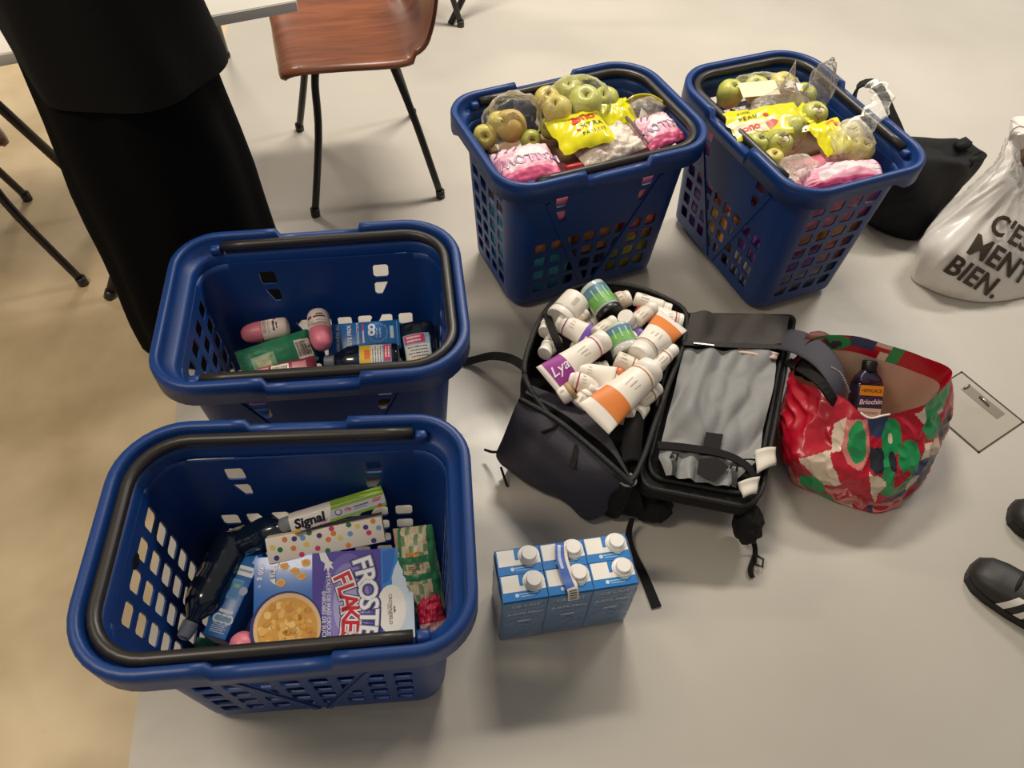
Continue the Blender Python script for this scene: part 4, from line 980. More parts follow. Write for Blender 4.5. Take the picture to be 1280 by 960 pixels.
box_at('brown_carton', 'plain brown carton filling the back of the middle basket', 2, -.20, .20, .0, .13, .21, .37, MATS['brown_card'], 'carton')
box_at('brown_carton', 'plain brown carton at the bottom back of the middle basket', 2, -.045, .205, .0, .118, .032, .19, MATS['brown_card'], 'carton')

# --- right-hand basket
GRP = 'apples in the right basket'
for lb, p, r, k in (('green apple at the back left of the right basket', (0.553, 1.927, 0.435), .037, 0), ('green apple in the middle of the back row of the right basket', (0.630, 1.955, 0.435), .036, 0), ('yellow green apple at the back of the right basket', (0.706, 1.984, 0.435), .036, 1), ('green apple at the back right of the right basket', (0.758, 1.941, 0.430), .036, 0),
        ('green apple under the yellow band of the right basket', (0.618, 1.736, 0.445), .037, 0), ('apple with a dark hollow beside the yellow band', (0.684, 1.742, 0.455), .036, 0), ('apple with a white heart sticker in the right basket', (0.636, 1.678, 0.450), .036, 0), ('green apple pressed against the near side of the right basket', (0.584, 1.673, 0.450), .030, 0), ('small bright apple low at the near side of the right basket', (0.617, 1.620, 0.445), .026, 1),
        ('apple with a white sticker near the back right of the right basket', (0.751, 1.807, 0.455), .036, 0), ('pale apple seen through the milky bag in the right basket', (0.832, 1.736, 0.445), .036, 1), ('pale apple low in the milky bag in the right basket', (0.850, 1.683, 0.440), .034, 1)):
    a = apple(lb, p, r, (random.uniform(-.3, .3), -.2, 1) if 'hollow' not in lb else (.7, -.5, .5), k, GRP)
    if 'sticker' in lb:
        c = Vector(p); d = Vector((-.02, -.62, .78)).normalized(); Fs = Face(c + Vector((-.02, .012, .016)) , c + Vector((.02, .012, .016)), c + Vector((-.02, -.012, -.016)))
        Mf = frame(c, (1, .05, 0), (0, .78, .62)); S_ = r * .62
        def hp(q, s): x, y = s * (16 * math.sin(q) ** 3) / 17, s * (13 * math.cos(q) - 5 * math.cos(2 * q) - 2 * math.cos(3 * q) - math.cos(4 * q)) / 17; return Mf @ Vector((x, y, math.sqrt(max(0, (r * 1.02) ** 2 - x * x - y * y)) + .0012))
        mb = MB(); ring = [hp(2 * math.pi * k / 28, S_) for k in range(28)]; mid = [hp(2 * math.pi * k / 28, S_ * .55) for k in range(28)]; cn = Mf @ Vector((0, 0, r * 1.02 + .0012))
        mb.loft([ring, mid, [cn] * 28], ink(240, 230, 210), True); nrm = Mf.col[2].to_3d()
        mb.tube([p.lerp(cn, .10) + nrm * .0012 for p in ring] + [ring[0].lerp(cn, .10) + nrm * .0012], .0008, ink(120, 60, 54), 6)
        for k in range(3):
            q = [Mf @ Vector((x, .003 - .005 * k, math.sqrt((r * 1.02) ** 2 - x * x - (.003 - .005 * k) ** 2) + .0026)) for x in (-.009, -.003, .003, .009)]; mb.strap(q, Mf.col[1].to_3d(), .0016, .0004, ink(170, 140, 120))
        st = mb.build('heart_sticker', a)
tb = film_bag('apple_bag', 'clear bag of apples with white card at the back of the right basket', (0.656, 1.959, 0.425), (.115, .055, .055), .15, FILM, 21)
Fc = Face((0.562, 1.916, 0.475), (0.664, 1.935, 0.480), (0.575, 1.864, 0.465)); mb = MB(ink(226, 218, 180)); Fc.rect(mb, 0, 0, 1, 1, 0); mb.build('white_card', tb)
Fc = Face((0.705, 1.948, 0.475), (0.742, 1.928, 0.475), (0.695, 1.907, 0.470)); mb = MB(ink(232, 228, 216)); Fc.rect(mb, 0, 0, 1, 1, 0); mb.build('white_card', tb)
film_bag('film_peak', 'milky film gathered to a pointed peak in the right basket', (0.680, 1.865, 0.440), (.085, .05, .04), .2, FILM2, 25, 'clear bags of apples', ((.02, .12, 1), .045, 14))
film_bag('grey_film_bag', 'greyish clear bag standing up at the far side of the right basket', (0.771, 1.881, 0.490), (.036, .03, .08), .2, clear_mat('grey_film', tint=(206, 200, 196), base=.20, streak=.35, rough=.15, bump=.8), 27, None, None, .3, .06)
tb = film_bag('apple_bag', 'clear bag of apples with a yellow band across the middle of the right basket', (0.633, 1.717, 0.440), (.088, .062, .06), .5, FILM, 31)
F, bnd = band(tb, (0.497, 1.748, 0.485), (0.690, 1.812, 0.490), (0.535, 1.657, 0.465), .012, 7)
mb = MB(); F.rect(mb, .02, .45, .45, .85, ink(236, 226, 190), .001, 6)
F.text(mb, 'PINK', .24, .18, .011, INK, .05, .0016, .01, 0, 1.2, 1.3); F.text(mb, 'PEAU', .26, .36, .014, INK, .05, .0016, .02, 0, 1.2, 1.4)
F.text(mb, 'ono', .24, .66, .030, RED, .08, .0018, .03); F.disc(mb, .50, .36, .007, RED, .0016); F.poly(mb, [(.44, .62), (.56, .52), (.62, .62), (.48, .82)], RED, .0016)
mb.build('printed_lettering', bnd)
F, bnd = band(tb, (0.706, 1.713, 0.485), (0.793, 1.761, 0.485), (0.707, 1.604, 0.455), .012, 9)
mb = MB(); F.disc(mb, .72, .22, .006, RED, .0016); F.text(mb, 'EXTRA', .62, .12, .010, RED, .2, .0016, .02); F.text(mb, 'FILI', .85, .34, .009, INK, .2, .0016, .02); mb.build('printed_lettering', bnd)
band(tb, (0.724, 1.848, 0.470), (0.779, 1.817, 0.465), (0.708, 1.772, 0.465), .006, 13)
film_bag('milky_bag', 'milky clear bag slumped at the right of the right basket', (0.818, 1.692, 0.455), (.072, .058, .055), .9, FILM2, 33, None, None, .15, .04)
mb = MB(FILM); pth = catmull([(0.813, 1.696, 0.480), (0.860, 1.725, 0.510), (0.896, 1.779, 0.530), (0.893, 1.825, 0.540), (0.881, 1.856, 0.530)], 18); mb.tube(pth, [.036 - .0013 * k - .006 * math.sin(k * 1.9) for k in range(18)], 0, 12, flat=(1, .35)); 
tag(mb.build('film_tail'), 'twisted tail of the milky bag looping over the black handle', 'bag')
film_bag('milky_bag', 'flat milky bag corner at the near side of the right basket', (0.671, 1.589, 0.447), (.056, .042, .022), .6, FILM2, 35, None, None, .15, .05)
mallow('pink sweets bag along the near end of the right basket', (0.666, 1.582, 0.447), (0.875, 1.645, 0.447), (0.688, 1.512, 0.435), .026, 9, False)
box_at('pink_packet', 'pink packet behind the top holes of the near end of the right basket', 3, -.235, -.06, -.13, .13, .295, .39, PNK)
box_at('orange_packet', 'orange packet behind the third row of holes of the right basket', 3, -.228, -.06, -.125, .0, .215, .285, ORG)
box_at('snack_packet', 'brown snack packet behind the middle holes of the right basket', 3, -.228, -.06, .01, .13, .215, .285, BRN)
box_at('purple_packet', 'purple packet behind the lower holes of the right basket', 3, -.224, -.04, -.02, .128, .125, .205, PRP)
box_at('pink_snack_packet', 'pinkish snack packet in the lower right of the right basket', 3, -.224, -.04, -.125, -.03, .125, .205, mat('pinkish_pack', (226, 160, 150), .45, var=.4, vscale=36))
box_at('grey_packet', 'grey packet at the bottom of the near end of the right basket', 3, -.218, -.04, -.118, .122, .033, .115, GRY)
box_at('orange_packet', 'orange packet behind the left wall holes of the right basket', 3, -.03, .07, .01, .135, .033, .20, ORG)
box_at('purple_packet', 'purple packet behind the left wall holes of the right basket', 3, .08, .21, .01, .135, .033, .20, PRP)
box_at('pink_packet', 'pink packet behind the left wall holes of the right basket', 3, -.04, .20, .0, .14, .21, .37, PNK)
box_at('brown_carton', 'plain brown carton on the far side of the right basket', 3, -.03, .205, -.13, -.005, .033, .37, MATS['brown_card'], 'carton')

# ================================================================ six-pack of milk
mp = thing('milk_six_pack', 'shrink-wrapped pack of six blue and white milk cartons on the floor', 'milk pack', (.1245, .6159, 0), .215)
MW, MD, MH = .0878, .0527, .1985
MILKB = mat('milk_top_blue', (28, 116, 190), .3); CAPW = mat('milk_cap_white', (236, 232, 226), .35)
def make_carton(ix, iy):
    x0, y0 = -1.5 * MW + ix * MW, -MD + iy * MD
    M = Matrix.Translation((x0, y0, 0))
    mb = MB(mat('milk_carton_side', (112, 146, 186), .35, var=.05, vscale=14)); mb.box(M, (.0006, .0006, .001), (MW - .0006, MD - .0006, MH), 0, .002); c = mb.build('carton', mp, False)
    F = Face(M @ Vector((0, MD, MH)), M @ Vector((MW, MD, MH)), M @ Vector((0, 0, MH))); mb = MB()
    F.rect(mb, .01, .01, .99, .99, MILKB, .0004); F.rect(mb, .04, .03, .42, .66, ink(232, 228, 220), .0007); F.disc(mb, .74, .34, .0215, ink(232, 228, 220), .0008, 20); F.rect(mb, .42, .46, .98, .66, ink(232, 228, 220), .0007)
    F.rect(mb, .36, .75, .80, .79, ink(150, 196, 226), .0008); F.rect(mb, .40, .84, .72, .87, ink(150, 196, 226), .0008); F.disc(mb, .33, .80, .004, ink(190, 216, 232), .0008, 10)
    mb.build('printed_top', c, False)
    mb = MB(CAPW); mb.lathe([(.0185, 0), (.0185, .004), (.015, .0045), (.015, .0135), (.0138, .0155), (.001, .0156)], 0, 22, M @ Matrix.Translation((.74 * MW, .64 * MD, MH))); mb.build('cap', c, False)
    if iy == 0:
        F = Face(M @ Vector((0, 0, MH)), M @ Vector((MW, 0, MH)), M @ Vector((0, 0, 0))); mb = MB(); w = ink(222, 228, 236)
        F.rect(mb, .02, .0, .98, .04, MILKB)
        F.text(mb, 'CE LAIT', .52, .13, .0165, w, 0, .0006, .02); F.text(mb, 'RÉMUNÈRE AU', .5, .22, .0095, ink(140, 170, 204), 0, .0006, .02); F.text(mb, 'JUSTE PRIX', .52, .32, .0145, w, 0, .0006, .03); F.text(mb, 'SON PRODUCTEUR', .5, .41, .0080, ink(150, 176, 206), 0, .0006, .02)
        mb.build('front_lettering', c, False); mb = MB(); F.rect(mb, .36, .50, .68, .545, ink(214, 222, 230)); F.disc(mb, .58, .66, .014, ink(160, 184, 210), .0004, 18); F.disc(mb, .58, .66, .012, ink(66, 116, 170), .0006, 18); F.text(mb, 'OO', .58, .655, .010, w, 0, .0009)
        F.rect(mb, .3, .94, .8, .955, ink(170, 190, 210)); mb.build('printed_front', c, False)
    return c
for ix in range(3):
    for iy in range(2): make_carton(ix, iy)
mb = MB(clear_mat('shrink_film', tint=(200, 206, 216), base=.06, streak=.14, rough=.15, bump=.5, scale=24))
def film(u, v):
    a = 2 * math.pi * u; x, y = math.cos(a), math.sin(a); k = max(abs(x) / (1.5 * MW + .0015), abs(y) / (MD + .0015)); 
    return Vector((x / k, y / k, .001 + (MH - .004) * v)) * 1 + Vector((0, 0, 0)) + Vector((x, y, 0)) * (.0012 + .0012 * nz((x * 3, y * 3, v * 4), 2))
mb.grid(film, 96, 16, 0); mb.build('shrink_film', mp, False)
mb = MB(ink(60, 96, 180)); pth = [(.004, MD + .003, MH - .03), (.0, MD * .9, MH + .007), (-.006, MD * .3, MH + .010), (-.003, -MD * .4, MH + .009), (.002, -MD * .95, MH + .006), (.004, -MD - .006, MH - .022)]
sp = catmull(pth, 26); mb.strap(sp, (1, .0, 0), .022, .0012, 0); hs = mb.build('carry_strip', mp, False)
mb = MB(); W2 = ink(226, 220, 208)
mb.strap([p + Vector((.009, 0, .001)) for p in sp[3:20]], (1, 0, 0), .006, .001, W2); mb.strap([p + Vector((0, 0, .0012)) for p in sp[19:26]], (1, 0, 0), .021, .001, W2); mb.strap([p + Vector((-.004, 0, .001)) for p in sp[6:14:1]], (1, 0, 0), .006, .0008, ink(180, 200, 230))
for k in range(5): mb.strap([sp[20 + k] + Vector((0, -.0005, .0024)), sp[20 + k].lerp(sp[21 + k], .4) + Vector((0, -.0005, .0024))], (1, 0, 0), .014, .0006, ink(70, 60, 56))
mb.build('printed_label', hs, False)

# ================================================================ open backpack
BPK = mat('backpack_black', (24, 22, 22), .8, spec=.25, bump=.25, bscale=140); NAVY = mat('backpack_navy', (60, 57, 66), .7, spec=.3, bump=.2, bscale=160); LINING = mat('grey_lining', (126, 126, 126), .55, bump=.12, bscale=90)
MESHP = mat('dark_mesh', (66, 62, 58), .8, bump=.4, bscale=400); ZIPB = mat('zip_black', (18, 17, 17), .5, bump=.5, bscale=500)
bp = thing('backpack', 'black and navy backpack lying open on the floor, full of toiletries', 'backpack', (.22, 1.10, 0))
rimp = [(0.028, 1.077, 0.205), (0.040, 1.183, 0.210), (0.074, 1.278, 0.215), (0.129, 1.344, 0.220), (0.198, 1.375, 0.220), (0.289, 1.372, 0.220), (0.369, 1.343, 0.215), (0.421, 1.302, 0.205), (0.405, 1.202, 0.200), (0.362, 1.082, 0.200), (0.321, 0.966, 0.200), (0.289, 0.873, 0.195), (0.256, 0.820, 0.190), (0.199, 0.855, 0.205), (0.138, 0.914, 0.210), (0.074, 0.981, 0.210)]
rim = catmull(rimp, 96, True); cen = sum(rim, Vector()) / 96
def rsc(k, z, dx=0, dy=0): return [Vector((cen.x + (p.x - cen.x) * k + dx, cen.y + (p.y - cen.y) * k + dy, z if z < .15 else p.z - (.21 - z))) for p in rim]
mb = MB(BPK)
rings = [rsc(.90, .002), rsc(.985, .02), rsc(1.02, .09), [p + Vector((0, 0, .006 * nz(p, 14))) for p in rsc(1.015, .16)], rsc(1.0, .21), rsc(.975, .205), rsc(.96, .17), rsc(.95, .12)]
for i, r in enumerate(rings):
    for p in r: p += Vector((nz(p, 9, 1), nz(p, 9, 5), 0)) * .010 * (1 if 0 < i < 4 else .2)
mb.loft(rings, 0, True, True, True, True); bodyo = mb.build('main_body', bp)
mb = MB(ZIPB); mb.tube([p + Vector((0, 0, .003)) for p in rsc(1.0, .21)] + [rsc(1.0, .21)[0] + Vector((0, 0, .003))], .0065, 0, 8); mb.build('zip', bp)
# front pocket folded down towards the viewer
def surf(curves, m, name, nu=40, nv=26, wr=.004, sc=9, seed=0, parent=None, th=.0):
    cs = [catmull(c, nu + 1) for c in curves]; mb = MB(m)
    cols = [catmull([c[i] for c in cs], nv + 1) for i in range(nu + 1)]
    nrm = (cols[nu // 2][0] - cols[0][0]).cross(cols[0][nv // 2] - cols[0][0]).normalized()
    if nrm.z < 0: nrm = -nrm
    R = [[cols[i][j] + nrm * wr * (nz(cols[i][j], sc, seed) + .5 * nz(cols[i][j], sc * 2.3, seed)) for i in range(nu + 1)] for j in range(nv + 1)]
    mb.loft(R, 0, True, False)
    o = mb.build(name, parent or bp)
    if th: so = o.modifiers.new('cloth', 'SOLIDIFY'); so.thickness = th; so.offset = -1
    return o
surf([[(0.020, 1.004, 0.212), (0.091, 0.954, 0.222), (0.152, 0.901, 0.222), (0.212, 0.849, 0.215), (0.265, 0.810, 0.195)],
      [(0.001, 0.967, 0.185), (0.066, 0.916, 0.200), (0.134, 0.861, 0.200), (0.198, 0.827, 0.185), (0.261, 0.822, 0.150)],
      [(-0.017, 0.943, 0.115), (0.046, 0.885, 0.140), (0.117, 0.844, 0.140), (0.186, 0.819, 0.115), (0.253, 0.838, 0.090)],
      [(-0.020, 0.941, 0.060), (0.034, 0.888, 0.085), (0.111, 0.852, 0.085), (0.184, 0.816, 0.055), (0.245, 0.838, 0.045)],
      [(-0.000, 0.952, 0.012), (0.043, 0.924, 0.012), (0.120, 0.881, 0.012), (0.194, 0.827, 0.012), (0.243, 0.856, 0.012)],
      [(0.027, 1.045, 0.004), (0.088, 1.014, 0.004), (0.157, 0.961, 0.004), (0.214, 0.905, 0.004), (0.252, 0.901, 0.004)]], NAVY, 'front_pocket', wr=.014, sc=10, seed=2, th=.003)
surf([[(0.044, 1.061, 0.190), (0.110, 1.024, 0.200), (0.173, 0.987, 0.205), (0.215, 0.923, 0.205), (0.254, 0.844, 0.190)], [(0.030, 1.022, 0.210), (0.098, 0.974, 0.222), (0.158, 0.929, 0.222), (0.216, 0.878, 0.215), (0.264, 0.814, 0.195)]], NAVY, 'pocket_top', nv=8, wr=.003, seed=4, th=.003)
mb = MB(ZIPB); zp = catmull([(0.020, 1.001, 0.216), (0.091, 0.950, 0.227), (0.152, 0.898, 0.227), (0.211, 0.846, 0.220), (0.264, 0.807, 0.200)], 30); mb.tube(zp, .0065, 0, 8); mb.build('pocket_zip', bp)
mb = MB(BPK); 
for a, b in (((0.078, 0.917, 0.222), (0.100, 0.894, 0.215)), ((0.137, 0.876, 0.215), (0.132, 0.837, 0.200)), ((0.052, 0.957, 0.228), (0.067, 0.934, 0.220))):
    pass
mb.strap([(0.068, 0.915, 0.218), (0.092, 0.924, 0.222), (0.105, 0.940, 0.224)], (.2, -.5, .8), .014, .003, 0); mb.build('pocket_loop', bp)
mb = MB(BPK); mb.strap([(0.147, 0.887, 0.218), (0.141, 0.858, 0.212), (0.135, 0.838, 0.205)], (1, .2, 0), .013, .003, 0); mb.build('pocket_loop', bp)
surf([[(0.245, 0.912, 0.190), (0.287, 0.907, 0.190)], [(0.231, 0.852, 0.140), (0.291, 0.832, 0.140)], [(0.252, 0.840, 0.050), (0.315, 0.822, 0.060)], [(0.263, 0.849, 0.004), (0.326, 0.840, 0.004)]], BPK, 'side_panel', nu=14, nv=16, wr=.008, sc=16, seed=8, th=.003)
# lid with its grey lining
class Quad(Face):
    def __init__(s, tl, tr, br, bl, zfn=None):
        s.c = [Vector(q) for q in (tl, tr, br, bl)]; s.zfn = zfn; s.n = (s.c[1] - s.c[0]).cross(s.c[0] - s.c[3]).normalized()
        s.w = ((s.c[1] - s.c[0]).length + (s.c[2] - s.c[3]).length) / 2; s.h = ((s.c[3] - s.c[0]).length + (s.c[2] - s.c[1]).length) / 2
    def at(s, u, v, z=.0004):
        if s.zfn: z += s.zfn(u, v)
        return s.c[0].lerp(s.c[1], u).lerp(s.c[3].lerp(s.c[2], u), v) + s.n * z
Q = Quad((0.411, 1.324, 0.195), (0.725, 1.372, 0.165), (0.546, 0.795, 0.135), (0.275, 0.817, 0.165))
def rrect(k, nn=12, rt=.055, rb=.17):
    out = []
    for cx, cy, a0, r in ((k + rt, k + rt, 180, rt), (1 - k - rt, k + rt, 270, rt), (1 - k - rb, 1 - k - rb * .62, 0, rb), (k + rb * .8, 1 - k - rb * .55, 90, rb * .85)):
        for j in range(nn):
            a = math.radians(a0 + 90 * j / (nn - 1)); out.append((cx + r * math.cos(a), cy + r * (.62 if r > .1 else .65) * math.sin(a)))
    return out
rr0, rr1 = rrect(0.0), rrect(.06)
mb = MB(BPK); mb.loft([[Q.at(u, v, -.038) for u, v in rrect(.04)], [Q.at(u, v, -.032) for u, v in rrect(.012)], [Q.at(u, v, -.02) for u, v in rrect(-.008)], [Q.at(u, v, 0) for u, v in rr0], [Q.at(u, v, .004) for u, v in rrect(.02)], [Q.at(u, v, -.004) for u, v in rrect(.05)]], 0, True, True, True, True); lid = mb.build('lid', bp)
mb = MB(ZIPB); e = [Q.at(u, v, .003) for u, v in rrect(.012)]; mb.tube(e + [e[0]], .0055, 0, 8); mb.build('lid_zip', bp)
mb = MB(ZIPB); e = [Q.at(u, v, .001) for u, v in rrect(.062)]; mb.tube(e + [e[0]], .006, 0, 8); mb.build('lid_binding', bp)
def fold(u, v):
    d = .020 * abs(nz((u * 2.6 + v * .8, v * 2.6, 1), 1.6)) + .012 * abs(nz((u * 3 - v * 2, v * 4, 7), 1.3)) + .006 * nz((u * 5 - v * 2, v * 3, 4), 1.2) + .004 * math.sin(9 * u + 4 * v + 3 * nz((u, v, 2), 2))
    return .013 + d
def panel_grid(mbx, u0f, u1f, v0, v1, m, nu=30, nv=30, z=0.0, fz=fold): mbx.grid(lambda a, b: Q.at(u0f(v1 + (v0 - v1) * b) + (u1f(v1 + (v0 - v1) * b) - u0f(v1 + (v0 - v1) * b)) * a, v1 + (v0 - v1) * b, z + fz(u0f(0) + a, v1 + (v0 - v1) * b)), nu, nv, m)
lo = lambda v: .105 if v < .86 else .105 + (v - .86) * 1.2
hi = lambda v: .885 if v < .80 else .885 - (v - .80) * 1.4
mb = MB(LINING); panel_grid(mb, lo, hi, .26, .80, 0, 40, 40); mb.build('lining', lid)
mb = MB(LINING); panel_grid(mb, lo, hi, .81, .935, 0, 34, 14, .001); mb.build('lower_pocket', lid)
mb = MB(MESHP); panel_grid(mb, lambda v: .08, lambda v: .92, .055, .225, 0, 24, 14, .002); mb.build('mesh_pocket', lid)
mb = MB(ZIPB); mb.strap([Q.at(.07, .242, .026), Q.at(.5, .243, .026), Q.at(.93, .238, .026)], Q.c[3] - Q.c[0], .014, .003, 0); mb.build('mesh_zip', lid)
mb = MB(mat('steel_zip', (150, 146, 140), .3, 1)); mb.strap([Q.at(.16, .245, .029), Q.at(.33, .252, .029)], Q.c[3] - Q.c[0], .004, .002, 0); mb.build('zip_slider', lid)
mb = MB(BPK); mb.strap(catmull([Q.at(.07, .805, .028), Q.at(.3, .80, .030), Q.at(.6, .805, .030), Q.at(.80, .84, .028), Q.at(.885, .885, .022)], 20), Q.c[3] - Q.c[0], .018, .004, 0); mb.build('pocket_binding', lid)
mb = MB(mat('velcro_black', (26, 25, 25), .95)); Q.rect(mb, .42, .715, .56, .80, 0, .032, 3); mb.build('velcro_patch', lid)
mb = MB(MATS['velcro_black']); Q.poly(mb, [(.41, .845), (.54, .825), (.66, .86), (.57, .935), (.42, .915)], 0, .032); mb.build('velcro_patch', lid)
for u, v in ((.22, .87), (.70, .875)):
    mb = MB(ZIPB); mb.strap([Q.at(u + .03, v + .065, .028), Q.at(u + .02, v + .03, .033), Q.at(u, v - .0, .032)], (1, .1, 0), .010, .003, 0); mb.tube([Q.at(u - .03, v - .01, .032), Q.at(u - .02, v - .035, .034), Q.at(u + .02, v - .03, .034), Q.at(u + .02, v - .0, .032)], .0025, 0, 6); mb.build('zip_pull', lid)
LABW = mat('care_label_white', (214, 206, 194), .6)
def leaf(pts, m, name, parent, bend=.006):
    q = [Vector(p) for p in pts]; mb = MB(m)
    mb.grid(lambda a, b: q[3].lerp(q[2], a).lerp(q[0].lerp(q[1], a), b) + Vector((0, 0, bend * math.sin(math.pi * a) + .002 * math.sin(7 * b))), 8, 6, 0)
    o = mb.build(name, parent); so = o.modifiers.new('thick', 'SOLIDIFY'); so.thickness = .0012; return o
leaf([(0.546, 0.928, 0.175), (0.596, 0.943, 0.170), (0.591, 0.900, 0.165), (0.544, 0.874, 0.165)], LABW, 'care_label', bp); leaf([(0.497, 0.846, 0.168), (0.549, 0.865, 0.168), (0.538, 0.827, 0.160), (0.507, 0.815, 0.160)], LABW, 'care_label', bp)
leaf([(0.546, 1.222, 0.190), (0.646, 1.211, 0.182), (0.635, 1.190, 0.182), (0.539, 1.198, 0.190)], mat('pinkish_tag', (196, 172, 160), .6), 'sewn_tag', bp, .002)
# straps
mb = MB(BPK); mb.strap(catmull([(0.036, 1.124, 0.170), (-0.004, 1.179, 0.140), (-0.056, 1.244, 0.070), (-0.106, 1.268, 0.020), (-0.136, 1.269, 0.006)], 16), (.2, 1, .3), .022, .004, 0); mb.build('side_strap', bp)
mb = MB(BPK); mb.strap(catmull([(0.287, 0.809, 0.050), (0.283, 0.785, 0.020), (0.291, 0.748, 0.008), (0.316, 0.691, 0.004), (0.338, 0.625, 0.003)], 20), [Vector((.9, .5, .2)).lerp(Vector((1, -.25, 0)), k / 19) for k in range(20)], [.012 + .010 * k / 19 for k in range(20)], .003, 0); mb.build('webbing_strap', bp)
mb = MB(BPK); blob(mb, (0.541, 0.802, 0.070), (.030, .045, .05), 0, None, .2, 3, 4); mb.build('strap_bundle', bp)
mb = MB(BPK); blob(mb, (0.336, 0.845, 0.050), (.045, .035, .05), 0, None, .2, 3, 9); mb.build('strap_bundle', bp)
mb = MB(BPK); mb.strap(catmull([(0.557, 0.792, 0.040), (0.570, 0.765, 0.008), (0.553, 0.723, 0.006), (0.556, 0.705, 0.004)], 12), (1, .1, 0), .011, .003, 0); mb.build('buckle_strap', bp)
BUCK = mat('buckle_plastic', (40, 36, 32), .3)
mb = MB(BUCK); c = [(0.569, 0.756, 0.012), (0.583, 0.746, 0.014), (0.579, 0.728, 0.012), (0.566, 0.735, 0.010), (0.569, 0.756, 0.012)]; mb.tube(c, .003, 0, 8); mb.build('buckle', bp)
mb = MB(mat('grey_cord', (150, 146, 140), .7)); mb.tube(catmull([(0.241, 0.825, 0.180), (0.253, 0.813, 0.185), (0.271, 0.818, 0.185), (0.272, 0.829, 0.190), (0.260, 0.837, 0.195)], 18), .0028, 0, 8); mb.build('cord_loop', bp)
mb = MB(BPK); mb.tube(catmull([(-0.056, 0.982, 0.030), (-0.036, 0.964, 0.050), (-0.017, 0.944, 0.090), (-0.003, 0.950, 0.120)], 12), .0032, 0, 8); mb.build('zip_cord', bp)
mb = MB(BPK); mb.tube(catmull([(0.003, 0.900, 0.004), (-0.006, 0.916, 0.020), (-0.015, 0.936, 0.030)], 8), .003, 0, 8); mb.build('zip_cord', bp)
mb = MB(BPK); mb.strap(catmull([(0.074, 1.258, 0.225), (0.087, 1.189, 0.245), (0.100, 1.154, 0.240), (0.112, 1.147, 0.215)], 12), (1, .2, 0), .018, .004, 0); mb.build('inner_strap', bp)
surf([[(0.258, 0.987, 0.220), (0.287, 1.011, 0.225), (0.299, 0.997, 0.215)], [(0.246, 0.922, 0.210), (0.272, 0.935, 0.225), (0.289, 0.928, 0.205)], [(0.246, 0.863, 0.190), (0.266, 0.868, 0.200), (0.284, 0.866, 0.190)]], BPK, 'inner_flap', nu=10, nv=12, wr=.006, th=.003)
# shoulder strap flung over the red bag
STR = mat('strap_navy_grey', (58, 56, 66), .75, bump=.2, bscale=150)
sp = catmull([(0.662, 1.269, 0.170), (0.678, 1.223, 0.215), (0.701, 1.169, 0.245), (0.722, 1.121, 0.252), (0.737, 1.078, 0.240), (0.751, 1.046, 0.200)], 24)
mb = MB(STR); rings = []
for k, p in enumerate(sp):
    t = (sp[min(k + 1, 23)] - sp[max(k - 1, 0)]).normalized(); a = Vector((.55, .8, .1)); a = (a - t * a.dot(t)).normalized(); n = t.cross(a); w = (.038 - .014 * (k / 23.)); rings.append([p + a * (w * math.cos(q)) + n * (.006 * math.sin(q)) for q in [2 * math.pi * j / 16 for j in range(16)]])
mb.loft(rings, 0, True, True, True, True); mb.build('shoulder_strap', bp)
mb = MB(BPK); mb.strap(catmull([(0.669, 1.197, 0.170), (0.679, 1.136, 0.215), (0.691, 1.076, 0.250), (0.718, 1.040, 0.235), (0.745, 1.045, 0.200)], 16), (.6, .7, .2), .022, .006, 0); mb.build('shoulder_webbing', bp)
mb = MB(BPK); blob(mb, (0.722, 1.178, 0.180), (.05, .04, .03), 0, None, .25, 3, 14); mb.build('strap_bundle', bp)
mb = MB(mat('beaded_cord', (110, 108, 112), .4)); 
bd = catmull([(0.701, 1.074, 0.300), (0.716, 1.061, 0.300), (0.725, 1.039, 0.295), (0.735, 1.025, 0.280)], 14)
for k, p in enumerate(bd): mb.lathe([(0, -.003), (.0022, -.0022), (.003, 0), (.0022, .0022), (0, .003)], 0, 8, Matrix.Translation(p))
o = mb.build('beaded_cord', bp); o['kind'] = 'stuff'

# ================================================================ toiletries in the backpack
G_ = 'white toiletries heaped in the backpack'
CREAM = mat('cream_plastic', (228, 216, 198), .4); ORGP = ink(226, 132, 62); PUR1 = ink(150, 50, 140); PUR2 = ink(112, 80, 170); MAG = ink(176, 40, 96); BRL = ink(150, 110, 80)
TXT = ink(190, 180, 170)
def t_bottle(label, a, b, r, ring=None, band=None, neck=.72, m=None, capm=None):
    """cylinder bottle from base a to cap end b"""
    a, b = Vector(a), Vector(b); L = (b - a).length; M = axis_frame(a, b, (0, -.3, 1)); t = thing('cosmetic_bottle', label, 'bottle', tuple(a), group=G_)
    mb = MB(m or WHITEP); mb.lathe([(r * .8, 0), (r * .97, .003), (r, .008), (r, L * neck - .006), (r * .93, L * neck)], 0, 20, M); bo = mb.build('bottle_body', t)
    mb = MB(capm or WHITEC); mb.lathe([(r * .86, L * neck), (r * .86, L - .004), (r * .8, L - .001), (r * .5, L)], 0, 20, M); mb.build('cap', t)
    mb = MB()
    if ring: patch(mb, M, r, L * neck - .012, L * neck - .009, -180, 180, ring, n=24)
    if band: patch(mb, M, r, L * band[0], L * band[1], -80, 80, band[2], n=14)
    for k in range(3): patch(mb, M, r, L * .16, L * (.30 + .08 * k), -30 + 25 * k, -24 + 25 * k, TXT, off=.001, n=2)
    mb.build('printed_label', bo); return t
